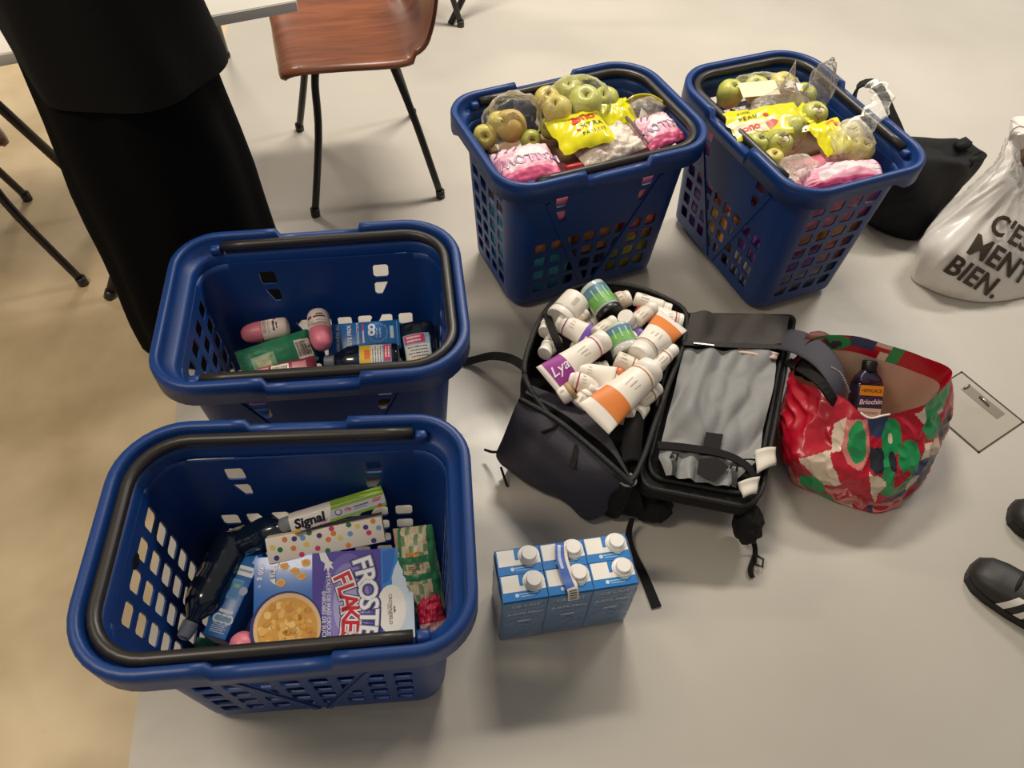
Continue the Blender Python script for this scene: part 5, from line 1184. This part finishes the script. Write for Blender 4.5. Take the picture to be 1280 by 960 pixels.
def t_tube(label, a, b, r, col=None, band=(.55, .95), ring=None, txt=None, m=None):
    """squeeze tube: round cap at a, flat crimp at b"""
    a, b = Vector(a), Vector(b); L = (b - a).length; M = axis_frame(a, b, (0, -.35, 1)); t = thing('cosmetic_tube', label, 'tube', tuple(a), group=G_)
    c0 = L * .17
    def ring_(z, off=0):
        k = max(0, (z - c0) / (L - c0)); rx = r * (1 - k ** 1.6) + .0012; ry = r * (1 + .38 * k)
        return [Vector(((rx + off) * math.cos(q), (ry + off) * math.sin(q), z)) for q in [2 * math.pi * j / 28 for j in range(28)]]
    zs = [c0 + (L - c0) * k / 14. for k in range(15)]
    mb = MB(m or WHITEP); mb.loft([ring_(z) for z in zs], 0, True, True, True, True, M=M); bo = mb.build('tube_body', t)
    mb = MB(WHITEC); mb.lathe([(r * .7, 0), (r * .95, .002), (r * 1.0, .005), (r * 1.0, c0)], 0, 24, M); mb.build('cap', t)
    mb = MB()
    if col: mb.loft([[q for q in ring_(L * (band[0] + (band[1] - band[0]) * k / 6.), .0006)] for k in range(7)], col, True, True, M=M)
    if ring: mb.loft([ring_(c0 + .006, .0008), ring_(c0 + .009, .0008)], ring, True, True, M=M)
    kk = lambda z: r * (1 - max(0, (z - c0) / (L - c0)) ** 1.6) + .0012
    if txt:
        vs, fs = text_mesh(txt[0], .01, .3, 1); vs, fs = subdiv(vs, fs, 2); out = []
        for p in vs:
            z = L * txt[1] - p.x * txt[2]; ry = r * (1 + .38 * max(0, (z - c0) / (L - c0))); y = p.y * txt[2]
            out.append(Vector((kk(z) * math.sqrt(max(0, 1 - (y / ry) ** 2)) + .0022, y, z)))
        mb.add(out, fs, ink(236, 220, 236), False, M)
    for k in range(3): patch(mb, M, kk, L * .36, L * (.45 + .02 * k), -28 + 22 * k, -24 + 22 * k, TXT, off=.0014, n=2)
    mb.build('printed_label', bo); return t
def t_jar(label, a, b, r, lid=.35, lm=None, body=None, green=False):
    a, b = Vector(a), Vector(b); L = (b - a).length; M = axis_frame(a, b, (0, -.3, 1)); t = thing('cosmetic_jar', label, 'jar', tuple(a), group=G_)
    z1 = L * (1 - lid)
    mb = MB(body or WHITEP); mb.lathe([(r * .85, 0), (r * .98, .003), (r, .008), (r, z1 - .004), (r * .92, z1)], 0, 26, M); bo = mb.build('jar_body', t)
    mb = MB(lm or WHITEC); mb.lathe([(r * 1.0, z1), (r * 1.02, z1 + .002), (r * 1.02, L - .003), (r * .97, L), (r * .3, L)], 0, 26, M); mb.build('lid', t)
    mb = MB()
    if green:
        patch(mb, M, r, z1 * .22, z1 * .92, -75, 75, ink(110, 172, 84), n=14); patch(mb, M, r, z1 * .18, z1 * .5, -75, 75, ink(84, 126, 150), off=.0010, n=14)
        for k in range(4): patch(mb, M, r, z1 * .3, z1 * .75, -50 + 26 * k, -44 + 26 * k, ink(170, 206, 160), off=.0014, n=2)
    else: patch(mb, M, r, z1 * .92, z1 * .97, -180, 180, TXT, n=24); patch(mb, M, r, z1 * .3, z1 * .7, -20, -5, TXT, n=3)
    mb.build('printed_label', bo); return t
GLS = mat('glass_jar', (196, 206, 196), .1, coat=.6); BLKL = mat('black_lid', (20, 20, 22), .35)
t_jar('big white jar with its plain lid towards the left of the backpack', (0.148, 1.293, 0.245), (0.104, 1.230, 0.235), .036, .22)
t_jar('glass jar with green label and black lid at the top of the backpack', (0.181, 1.330, 0.250), (0.229, 1.249, 0.240), .034, .16, BLKL, GLS, True)
t_jar('second green labelled jar in the middle of the heap', (0.235, 1.201, 0.250), (0.263, 1.137, 0.235), .034, .22, mat('glass_lid', (206, 206, 200), .2), GLS, True)
t_bottle('pale stubby bottle at the back of the heap', (0.246, 1.315, 0.220), (0.280, 1.329, 0.225), .024, None, None, .6, mat('beige_plastic', (214, 196, 176), .45))
t_bottle('white bottle lying at the back right rim of the backpack', (0.289, 1.317, 0.235), (0.379, 1.289, 0.230), .018, None, None, .78)
t_bottle('upright white bottle whose round cap faces up in the middle of the heap', (0.291, 1.240, 0.200), (0.256, 1.223, 0.270), .0225, None, None, .62)
t_bottle('white bottle slanting behind the orange tube', (0.283, 1.227, 0.245), (0.333, 1.284, 0.245), .019, None, None, .68, CREAM)
t_tube('white tube with a magenta stripe at the right rim', (0.404, 1.255, 0.225), (0.324, 1.266, 0.235), .021, None, ring=MAG)
t_tube('white tube with a broad orange end at the right of the heap', (0.283, 1.114, 0.250), (0.379, 1.247, 0.240), .030, ORGP, (.60, .86), BRL)
t_bottle('slim white bottle between the orange tubes at the right edge', (0.318, 1.095, 0.235), (0.377, 1.169, 0.225), .018, BRL, None, .66)
t_bottle('short white bottle with a pale cap right of the large orange tube', (0.345, 1.135, 0.215), (0.303, 1.072, 0.225), .019, None, None, .6)
t_tube('white tube with purple and blue end at the upper left', (0.102, 1.225, 0.235), (0.186, 1.175, 0.235), .024, PUR2, (.72, .95), PUR1)
t_bottle('small cream bottle in the upper middle of the heap', (0.187, 1.173, 0.255), (0.233, 1.222, 0.255), .0165, None, None, .68, CREAM)
t_tube('long white tube with a violet printed end lying on top at the left', (0.209, 1.151, 0.265), (0.075, 1.031, 0.255), .026, PUR1, (.66, .93), MAG, ('Lya', .80, .034, 0))
t_tube('white tube lying crossways in the middle, its flat crimp to the right', (0.135, 1.071, 0.245), (0.228, 1.049, 0.250), .020, None)
t_bottle('white cylinder bottle with a brown line right of the middle', (0.232, 1.105, 0.250), (0.291, 1.085, 0.240), .0215, BRL, None, .80, CREAM)
t_jar('small orange capped jar under the large orange tube', (0.228, 1.057, 0.225), (0.249, 1.078, 0.235), .022, .5, mat('orange_cap', (206, 104, 50), .4))
t_tube('large white tube with a broad orange end at the bottom of the heap', (0.311, 1.073, 0.262), (0.177, 0.925, 0.262), .033, ORGP, (.60, .84), ink(206, 120, 60))
t_tube('white tube with a faint lilac end left of the large orange tube', (0.125, 1.047, 0.240), (0.209, 1.030, 0.235), .023, ink(190, 180, 214), (.8, .97), MAG)
t_jar('small white pot with a brown round print at the lower left', (0.108, 1.001, 0.230), (0.135, 1.016, 0.245), .020, .3, mat('tan_lid', (190, 156, 110), .5))
t_bottle('white bottle with ridged cap at the lower left of the heap', (0.148, 0.991, 0.215), (0.181, 1.032, 0.235), .021, TXT, None, .7)
t_jar('white jar with a brown line above the large orange tube', (0.217, 1.014, 0.215), (0.200, 1.034, 0.240), .0215, .4)
t_bottle('crumpled white bottle at the lower right of the heap', (0.281, 1.000, 0.225), (0.331, 1.051, 0.225), .019, BRL, None, .7, CREAM)
t_jar('white capped jar at the bottom right corner of the heap', (0.273, 1.018, 0.200), (0.247, 0.967, 0.225), .025, .5)
t_jar('white lid beside the inner flap at the bottom right', (0.296, 1.009, 0.205), (0.277, 0.973, 0.220), .019, .5)
t_bottle('white bottle tucked against the left rim of the backpack', (0.089, 1.272, 0.200), (0.071, 1.204, 0.215), .020, None, None, .7)
t_bottle('white bottle low by the left rim under the inner strap', (0.097, 1.195, 0.205), (0.071, 1.137, 0.215), .021, BRL, None, .65)
t_bottle('beige bottle between the white jar and the glass jar', (0.142, 1.235, 0.225), (0.170, 1.264, 0.235), .018, None, None, .6, MATS['beige_plastic'])
t_bottle('violet capped bottle beside the orange tube', (0.267, 1.179, 0.235), (0.301, 1.200, 0.240), .016, None, None, .5, None, mat('violet_cap', (112, 86, 170), .4))
t_bottle('red capped bottle at the back of the heap', (0.314, 1.267, 0.225), (0.289, 1.277, 0.235), .016, None, None, .5, None, mat('red_cap', (176, 40, 50), .4))
t_bottle('white bottle at the far right under the white tube', (0.384, 1.217, 0.205), (0.332, 1.231, 0.220), .018, None, None, .7)
t_bottle('small bottle whose print shows under the violet tube', (0.089, 1.084, 0.225), (0.118, 1.120, 0.230), .017, BRL, None, .7)
t_jar('white jar deep in the left of the heap', (0.176, 1.165, 0.200), (0.149, 1.171, 0.225), .026, .4)
t_bottle('white bottle deep in the lower middle of the heap', (0.175, 1.091, 0.200), (0.224, 1.107, 0.215), .024, None, None, .7)
t_bottle('white bottle deep at the back of the heap', (0.209, 1.280, 0.190), (0.163, 1.236, 0.205), .024, None, None, .7)
t_bottle('white bottle deep at the right of the heap', (0.328, 1.210, 0.190), (0.374, 1.237, 0.205), .022, None, None, .7)
t_bottle('white bottle deep under the large orange tube', (0.187, 1.003, 0.190), (0.237, 1.027, 0.205), .023, None, None, .7)

# ================================================================ red patterned shopping bag
def coat_film(name, col, rough=.32, bump=.15, bs=30): return mat(name, col, rough, bump=bump, bscale=bs, coat=.15)
TR_ = coat_film('tote_red', (186, 18, 44)); TG = coat_film('tote_green', (30, 150, 84)); TN = coat_film('tote_navy', (52, 66, 104)); TD = coat_film('tote_dark', (36, 38, 50)); TP = coat_film('tote_pink', (222, 132, 124)); TC = coat_film('tote_cream', (226, 204, 180)); TD2 = coat_film('tote_deep_red', (160, 14, 40))
TIN = mat('tote_inside_beige', (206, 178, 156), .5, bump=.2, bscale=20)
op = [(0.660, 1.128, 0.200), (0.696, 1.073, 0.225), (0.746, 1.042, 0.235), (0.788, 0.999, 0.225), (0.829, 1.006, 0.225), (0.883, 1.024, 0.225), (0.939, 1.047, 0.235), (1.006, 1.123, 0.250), (0.938, 1.153, 0.265), (0.865, 1.177, 0.270), (0.784, 1.205, 0.265), (0.696, 1.201, 0.245)]
md = [(0.647, 1.072, 0.115), (0.653, 0.965, 0.120), (0.705, 0.922, 0.125), (0.771, 0.897, 0.125), (0.846, 0.894, 0.125), (0.910, 0.923, 0.125), (0.981, 0.984, 0.125), (1.047, 1.080, 0.130), (1.069, 1.194, 0.130), (0.963, 1.245, 0.130), (0.824, 1.252, 0.130), (0.711, 1.216, 0.120)]
bt = [(0.685, 1.041, 0.004), (0.698, 0.959, 0.004), (0.760, 0.922, 0.004), (0.826, 0.896, 0.004), (0.887, 0.887, 0.004), (0.953, 0.928, 0.004), (1.015, 0.985, 0.004), (1.072, 1.082, 0.004), (1.085, 1.182, 0.004), (1.000, 1.254, 0.004), (0.872, 1.256, 0.004), (0.747, 1.158, 0.004)]
tote = thing('shopping_bag', 'red patterned shopping bag with green leaves and pink shapes, standing open beside the backpack', 'bag', tuple(sum((Vector(q) for q in bt), Vector()) / 12))
NA, NT = 336, 120
cols = [catmull(r, NA, True) for r in (op, [Vector(a).lerp(Vector(b), .5) + (Vector(b) - Vector(a)) * .0 for a, b in zip(op, md)], md, [Vector(a).lerp(Vector(b), .55) + Vector((0, 0, -.012)) for a, b in zip(md, bt)], bt)]
cen_t = sum(cols[2], Vector()) / NA
R = []
for j in range(NT + 1):
    ring = []
    for i in range(NA):
        p = catmull([c[i] for c in cols], NT + 1)[j] if False else None
        ring.append(p)
    R.append(ring)
colc = [catmull([c[i] for c in cols], NT + 1) for i in range(NA)]
for j in range(NT + 1):
    for i in range(NA):
        p = colc[i][j]; out = Vector((p.x - cen_t.x, p.y - cen_t.y, 0)).normalized(); q = (p.x * 1.0, p.y, p.z)
        k = .003 * nz(q, 10, 2) + .004 * (1 - abs(nz(q, 9, 6)) * 4) + .004 * (1 - abs(nz((q[0] + q[2], q[1], q[2] - q[0]), 22, 3)) * 4) + .002 * nz(q, 50, 3)
        e = min(1, j / 12) * min(1, (NT - j) / 9)
        R[j][i] = p + out * k * e + Vector((0, 0, .006 * nz(q, 12, 8) * e))
# printed shapes, in bag coordinates: s runs round the opening (0..12), t from rim (0) to base (4)
PAT = []
def ell(m, s, t, rs, rt, a=0): PAT.append((m, 'e', s, t, rs, rt, math.radians(a)))
def pol(m, *pts): PAT.append((m, 'p', pts))
pol(TP, (2.25, .5), (3.1, .05), (3.5, .9), (3.2, 1.9), (2.6, 1.3)); ell(TG, 2.95, .85, .34, .62, -15); pol(TN, (3.0, -.1), (4.4, .1), (4.4, .75), (3.4, .55)); pol(TD, (3.45, .8), (4.2, .9), (4.15, 1.9), (3.5, 1.6))
ell(TR_, 5.0, .3, .75, .9); ell(TG, 4.35, .7, .42, .5, 20); ell(TG, 4.95, 1.35, .42, .5); pol(TG, (4.0, 1.0), (4.35, .9), (4.3, 2.3), (5.3, 1.6), (5.6, 2.0), (4.4, 2.75), (3.9, 2.6)); pol(TR_, (4.5, 1.9), (4.95, 1.7), (4.95, 2.0), (4.55, 2.2)); ell(TC, 4.3, .72, .10, .12); ell(TD, 4.32, 1.35, .14, .3)
pol(TC, (1.35, 1.9), (2.15, 1.35), (2.75, 2.2), (2.05, 2.75)); pol(TR_, (2.3, 1.3), (3.5, 1.75), (3.75, 2.6), (3.6, 3.4), (3.1, 2.9)); pol(TC, (3.5, 1.7), (4.05, 2.0), (3.8, 3.0), (3.65, 2.6))
pol(TP, (2.2, 2.75), (2.9, 2.35), (3.65, 3.5), (3.2, 3.85), (2.2, 3.3)); pol(TR_, (2.25, 3.05), (2.9, 2.55), (3.05, 2.8), (2.5, 3.3)); ell(TP, 2.72, 2.86, .05, .3, 30)
ell(TG, 1.75, 3.0, .42, .55, 30); pol(TG, (1.8, 3.4), (2.5, 3.5), (2.3, 3.9), (1.7, 3.9)); pol(TC, (2.4, 3.5), (3.0, 3.6), (2.95, 4), (2.3, 4)); pol(TP, (.85, 2.9), (1.3, 3.0), (1.5, 3.9), (.9, 3.9)); pol(TN, (.25, 3.2), (.85, 2.8), (.75, 3.6), (.3, 3.8))
pol(TN, (3.85, 2.9), (4.7, 2.8), (5.4, 2.3), (6.3, 2.2), (6.0, 3.1), (4.8, 3.2)); pol(TP, (3.6, 3.2), (4.9, 3.1), (4.8, 3.9), (3.7, 3.9)); ell(TR_, 4.05, 3.6, .28, .2); ell(TR_, 4.6, 3.35, .2, .15); pol(TD, (5.6, 2.6), (6.6, 2.4), (6.6, 3.4), (5.6, 3.3)); pol(TC, (5.6, 1.3), (6.3, 1.6), (6.0, 2.1), (5.4, 1.9))
pol(TN, (.6, .9), (1.1, .5), (1.3, 1.0), (.9, 1.3)) if False else None; pol(TC, (2.0, .7), (2.35, .4), (2.5, 1.2), (2.2, 1.4)); pol(TN, (5.0, 1.9), (5.9, 1.7), (5.7, 2.4), (5.0, 2.5)); pol(TC, (4.9, 2.5), (5.4, 2.3), (5.5, 3.0), (5.0, 3.1)); pol(TC, (5.4, .25), (6.3, .0), (6.5, .9), (5.9, 1.0)); ell(TG, 6.25, .25, .45, .5); ell(TG, 6.05, 1.0, .35, .4); pol(TD, (6.2, 1.3), (6.8, 1.2), (6.8, 1.9), (6.3, 2.0)); pol(TN, (3.55, 3.5), (3.8, 3.4), (3.7, 4), (3.5, 4))
pol(TP, (7.0, 3.0), (7.6, 3.0), (7.6, 4), (7.0, 4)); ell(TG, 8.5, 2, .6, .8); ell(TC, 10, 1.8, .7, .8); ell(TN, 9.4, 3, .6, .6)
def inside(it, s, t):
    if it[1] == 'e':
        _, _, cs, ct, rs, rt, a = it; x, y = s - cs, t - ct; x, y = x * math.cos(a) + y * math.sin(a), -x * math.sin(a) + y * math.cos(a); return (x / rs) ** 2 + (y / rt) ** 2 < 1
    pts = it[2]; c = False; n = len(pts)
    for i in range(n):
        (x0, y0), (x1, y1) = pts[i], pts[(i + 1) % n]
        if (y0 > t) != (y1 > t) and s < (x1 - x0) * (t - y0) / (y1 - y0) + x0: c = not c
    return c
def tcol(j, i):
    s, t = (i + .5) / NA * 12, (j + .5) / NT * 4; m = TR_
    for it in PAT:
        if inside(it, s, t): m = it[0]
    return m
mb = MB(TR_); mb.loft(R, tcol, True, True, False, True); sh = mb.build('bag_shell', tote)
# turned-in hem with the print on it, then the beige inside
def inner(k, dz, rz): return [Vector((cen_t.x + (p.x - cen_t.x) * k, cen_t.y + (p.y - cen_t.y) * k, p.z - dz)) for p in rz]
HEM = []
hp_ = [(TP, 10.9, 11.6), (TG, 9.9, 11.0), (TN, 9.35, 9.9), (TC, 9.0, 9.4), (TR_, 8.9, 9.7), (TG, 8.55, 8.85), (TC, 8.8, 9.0)]
def hcol(j, i):
    s = (i + .5) / NA * 12; q = (j + .5) / 8
    if 9.9 < s < 11.1 and ((s - 10.5) / .6) ** 2 + ((q - .5) / .55) ** 2 < 1: return TD if ((s - 10.25) / .14) ** 2 + ((q - .6) / .25) ** 2 < 1 else TG
    if 11.1 < s < 11.7 and q > .2: return TP
    if 9.3 < s < 9.95: return TN if q < .6 else TR_
    if 8.85 < s < 9.5: return TC if q < .3 or (s < 9.1 and q > .5) else TR_
    if 8.5 < s < 8.86: return TG
    return TR_
rim0 = R[0]
h0 = [p + Vector((0, 0, .002)) for p in rim0]
mb = MB(TR_); hr = [[a.lerp(b, k / 8) for a, b in zip(h0, inner(.97, .048, rim0))] for k in range(9)]; mb.loft(hr, hcol, True); mb.build('turned_hem', tote)
mb = MB(TIN); mb.loft([inner(.965, .046, rim0), [p + Vector((0, 0, .01 * nz(p, 12))) for p in inner(.95, .12, rim0)], inner(.90, .19, rim0), [Vector((cen_t.x + (p.x - cen_t.x) * .8, cen_t.y + (p.y - cen_t.y) * .8, .03)) for p in rim0]], 0, True, True, False, True); mb.build('bag_lining', tote)
mb = MB(ink(236, 220, 210)); e = catmull(rim0[76:124:4], 24); mb.tube([p + Vector((0, 0, .003)) for p in e], .0025, 0, 6); mb.build('white_edge', tote)
mb = MB(mat('dark_webbing', (28, 26, 28), .8)); mb.strap(catmull([(0.861, 1.179, 0.200), (0.876, 1.176, 0.190), (0.897, 1.173, 0.165), (0.912, 1.174, 0.140)], 10), (1, .3, 0), .020, .004, 0); mb.build('inside_strap', tote)
# dark bottle inside
Fq = Face((0.809, 1.116, 0.205), (0.876, 1.120, 0.200), (0.832, 1.035, 0.120)); cb = Fq.M
bt_ = thing('cleaner_bottle', 'dark purple bottle with a yellow and white label standing inside the red bag', 'bottle', tuple(Fq.at(.5, 1, -.02)))
BRW = mat('dark_purple_bottle', (38, 30, 52), .25, coat=.4)
mb = MB(BRW); mb.box(cb, (0, -.115, -.045), (Fq.w, 0, 0), 0, .009, 3); mb.loft([[cb @ Vector((Fq.w / 2 + Fq.w / 2 * k * x, y, -.0225 + .0225 * k * z)) for x, z in ((-.8, 1), (.8, 1), (1, .7), (1, -.7), (.8, -1), (-.8, -1), (-1, -.7), (-1, .7))] for y, k in ((-.006, .98), (.012, .80), (.022, .55), (.028, .48))], 0, True, True, True, True); bo = mb.build('bottle_body', bt_)
mb = MB(mat('black_cap', (20, 20, 22), .4)); mb.lathe([(.016, .026), (.017, .028), (.017, .048), (.015, .051)], 0, 18, cb @ Matrix.Translation((Fq.w / 2, 0, -.0225)) @ Matrix.Rotation(-math.pi / 2, 4, 'X')); mb.build('cap', bt_)
mb = MB(); Fb = Face(cb @ Vector((0, 0, 0)), cb @ Vector((Fq.w, 0, 0)), cb @ Vector((0, -.115, 0)))
Fb.rect(mb, .07, .05, .93, .26, ink(226, 150, 30)); Fb.rect(mb, .07, .28, .93, .52, ink(52, 42, 78)); Fb.rect(mb, .07, .52, .93, .95, ink(206, 190, 172)); Fb.text(mb, '+EFFICACE', .5, .16, .0105, ink(110, 60, 20), 0, .0007, .02); Fb.text(mb, 'Briochin', .5, .39, .0165, ink(234, 228, 226), .06, .0008, .02, .2); Fb.text(mb, 'NETTOYANT', .5, .62, .0075, ink(80, 66, 70), 0, .0007, .01)
mb.build('printed_label', bo)
mb = MB(mat('brown_bag_thing', (96, 52, 40), .6, bump=.2)); blob(mb, (0.722, 1.217, 0.235), (.03, .02, .02), 0, None, .2, 3, 2, None, 3); tag(mb.build('brown_pouch'), 'brown pouch just inside the far left corner of the red bag', 'pouch')

# ================================================================ black bag behind the right basket
BB = mat('black_nylon', (17, 16, 18), .75, spec=.3, bump=.3, bscale=50)
bk = thing('black_bag', 'slumped black cloth bag between the right basket and the white carrier bag', 'bag', (1.26, 2.03, 0))
base = [(1.13, 1.93, .004), (1.20, 1.885, .004), (1.265, 1.885, .004), (1.31, 1.96, .004), (1.36, 2.05, .004), (1.37, 2.14, .004), (1.31, 2.20, .004), (1.20, 2.19, .004), (1.10, 2.12, .004), (1.08, 2.02, .004)]
top_ = [(1.086, 1.922, 0.200), (1.141, 1.945, 0.235), (1.214, 1.957, 0.240), (1.292, 1.960, 0.235), (1.407, 2.041, 0.205), (1.401, 2.068, 0.215), (1.344, 2.092, 0.235), (1.247, 2.076, 0.245), (1.145, 2.056, 0.240), (1.091, 2.014, 0.220)]
rg = [catmull(base, 90, True)]
for k in (.2, .45, .7, .9): rg.append([a.lerp(b, k) + Vector((a.x - 1.26, a.y - 2.04, 0)) * .25 * math.sin(math.pi * k) for a, b in zip(rg[0], catmull(top_, 90, True))])
rg.append(catmull(top_, 90, True)); tcn = sum(rg[-1], Vector()) / 90
rg.append([p.lerp(tcn, .35) + Vector((0, 0, .008)) for p in rg[-1]]); rg.append([p.lerp(tcn, .8) + Vector((0, 0, .006)) for p in rg[-2]])
dense = [catmull([r[i] for r in rg], 40) for i in range(90)]
mb = MB(BB); mb.loft([[dense[i][j] + Vector((nz(dense[i][j], 8, 1), nz(dense[i][j], 8, 4), .6 * nz(dense[i][j], 9, 7))) * .018 * min(1, j / 5) + Vector((1, .5, .2)) * .008 * (1 - 3 * abs(nz(dense[i][j], 13, 9))) * min(1, j / 5) for i in range(90)] for j in range(40)], 0, True, True, True, True); mb.build('bag_body', bk)
for pts in ([(1.308, 2.056, 0.245), (1.347, 2.078, 0.250), (1.366, 2.054, 0.245), (1.317, 2.024, 0.245)], [(1.351, 2.008, 0.225), (1.385, 2.035, 0.225), (1.420, 2.064, 0.210), (1.360, 1.990, 0.215)]):
    mb = MB(BB); q = [Vector(p) for p in pts]; c = sum(q, Vector()) / 4
    mb.loft([[p - Vector((0, 0, .012)) for p in q], [p.lerp(c, .1) + Vector((0, 0, .006)) for p in q]], 0, True, True, True, True); mb.build('pointed_flap', bk)
mb = MB(BB); mb.strap(catmull([(0.972, 2.057, 0.300), (0.935, 2.026, 0.400), (0.957, 2.036, 0.430), (0.991, 2.006, 0.430), (1.053, 1.971, 0.360), (1.154, 2.024, 0.240)], 26), (.5, .8, .1), .040, .006, 0); mb.build('carry_strap', bk)

# ================================================================ white carrier bag
WB = mat('white_carrier_film', (222, 216, 209), .28, spec=.5, bump=.3, bscale=16, coat=.2, var=.04, vscale=10)
wb = thing('carrier_bag', 'white plastic carrier bag with bold dark lettering at the right edge', 'bag', (1.40, 1.82, 0))
wbase = [(1.194, 1.722, 0.004), (1.230, 1.657, 0.004), (1.306, 1.623, 0.004), (1.404, 1.618, 0.004), (1.539, 1.662, 0.004), (1.692, 1.771, 0.004), (1.752, 1.886, 0.004), (1.685, 1.976, 0.004), (1.530, 1.982, 0.004), (1.332, 1.887, 0.004)]
wmid = [(1.183, 1.746, 0.110), (1.201, 1.676, 0.125), (1.267, 1.653, 0.130), (1.377, 1.672, 0.130), (1.513, 1.724, 0.130), (1.646, 1.836, 0.120), (1.683, 1.926, 0.120), (1.608, 1.972, 0.130), (1.461, 1.978, 0.130), (1.301, 1.891, 0.120)]
wup = [(1.255, 1.788, 0.200), (1.271, 1.756, 0.210), (1.314, 1.747, 0.220), (1.382, 1.762, 0.230), (1.488, 1.815, 0.230), (1.591, 1.912, 0.220), (1.613, 1.984, 0.220), (1.555, 2.012, 0.230), (1.451, 1.994, 0.230), (1.338, 1.901, 0.210)]
wtop = [(1.320, 1.839, 0.300), (1.329, 1.825, 0.300), (1.346, 1.813, 0.310), (1.389, 1.832, 0.310), (1.473, 1.883, 0.300), (1.518, 1.926, 0.300), (1.529, 1.966, 0.300), (1.495, 1.979, 0.310), (1.434, 1.965, 0.310), (1.373, 1.912, 0.300)]
wend = [(1.359, 1.916, 0.370), (1.366, 1.914, 0.372), (1.373, 1.902, 0.375), (1.392, 1.904, 0.375), (1.424, 1.922, 0.370), (1.445, 1.940, 0.370), (1.452, 1.964, 0.370), (1.441, 1.979, 0.370), (1.411, 1.972, 0.370), (1.380, 1.949, 0.370)]
rg = [catmull(r, 100, True) for r in (wbase, wmid, wup, wtop, wend)]
dense = [catmull([r[i] for r in rg], 60) for i in range(100)]; cw = Vector((1.40, 1.82, 0))
def crease(p, j):
    e = min(1, j / 4); a = math.atan2(p.y - cw.y, p.x - cw.x); k = .003 * nz(p, 7, 3) + .006 * (1 - 3 * abs(nz((math.cos(a) * 3, math.sin(a) * 3, p.z * 2.2), 1.3, 5))) + .0025 * (1 - 3 * abs(nz((math.cos(a) * 6, math.sin(a) * 6, p.z * 7), 1.2, 2)))
    o = Vector((p.x - cw.x, p.y - cw.y, .0)).normalized(); return p + o * k * e + Vector((0, 0, .002 * nz(p, 14, 8) * e))
RW = [[crease(dense[i][j], j) for i in range(100)] for j in range(60)]
mb = MB(WB); mb.loft(RW, 0, True, True, True, True); wo = mb.build('bag_film', wb)
from mathutils.bvhtree import BVHTree
bv = BVHTree.FromPolygons(mb.v, mb.f)
Fw = Face((1.216, 1.672, 0.130), (1.407, 1.583, 0.060), (1.206, 1.696, 0.020))
class Proj(Face):
    """print that follows the bag: points are dropped on the film along the face normal"""
    def __init__(s, F, bv): s.__dict__.update(F.__dict__); s.bv = bv
    def at(s, u, v, z=.0008):
        p = s.M @ Vector((u * s.w, -v * s.h, .25)); n = s.M.col[2].to_3d(); h = s.bv.ray_cast(p, -n)
        return (h[0] if h[0] is not None else p - n * .25) + n * (z + .001)
fo = Vector((1.246, 1.696, 0.085)); fx = Vector((1.402, 1.628, 0.040)) - fo; fy = Vector((1.275, 1.729, 0.150)) - fo
Mw_ = frame(fo, fx, fy)
class TextFrame(Face):
    def __init__(s, M, bv): s.M = M; s.w = s.h = 1.0; s.bv = bv; s.zfn = None
    at = Proj.at
TF = TextFrame(Mw_, bv); BRT = mat('brown_black_print', (60, 48, 36), .5)
lw = fx.length
mb = MB()
hh = .062
for txt, x, y, sz, sx in (('BIEN.', lw * .50, 0.0, .078, 1.0), ('MENT', lw * .90 - .035, .074, .082, 1.0), ("C'EST SACRÉ", lw * 1.75 - .06, .150, .078, .95)):
    vs, fs = subdiv(*text_mesh(txt, .028, 0, 1.04), 2)
    mb.add([TF.at(x + p.x * sz * sx, -(y + p.y * sz), .004) for p in vs], fs, BRT)
mb.build('printed_lettering', wo)
mb = MB(WB); mb.strap(catmull([(1.362, 1.924, 0.370), (1.351, 1.916, 0.400), (1.368, 1.918, 0.410), (1.394, 1.905, 0.410), (1.461, 1.934, 0.370)], 16), (.3, .9, .1), .045, .004, 0); mb.build('carry_handle', wb)
mb = MB(mat('brown_contents', (96, 70, 50), .6)); blob(mb, (1.418, 1.873, 0.330), (.04, .03, .03), 0, None, .15, 3, 2, None, 3); mb.build('brown_contents', wb)
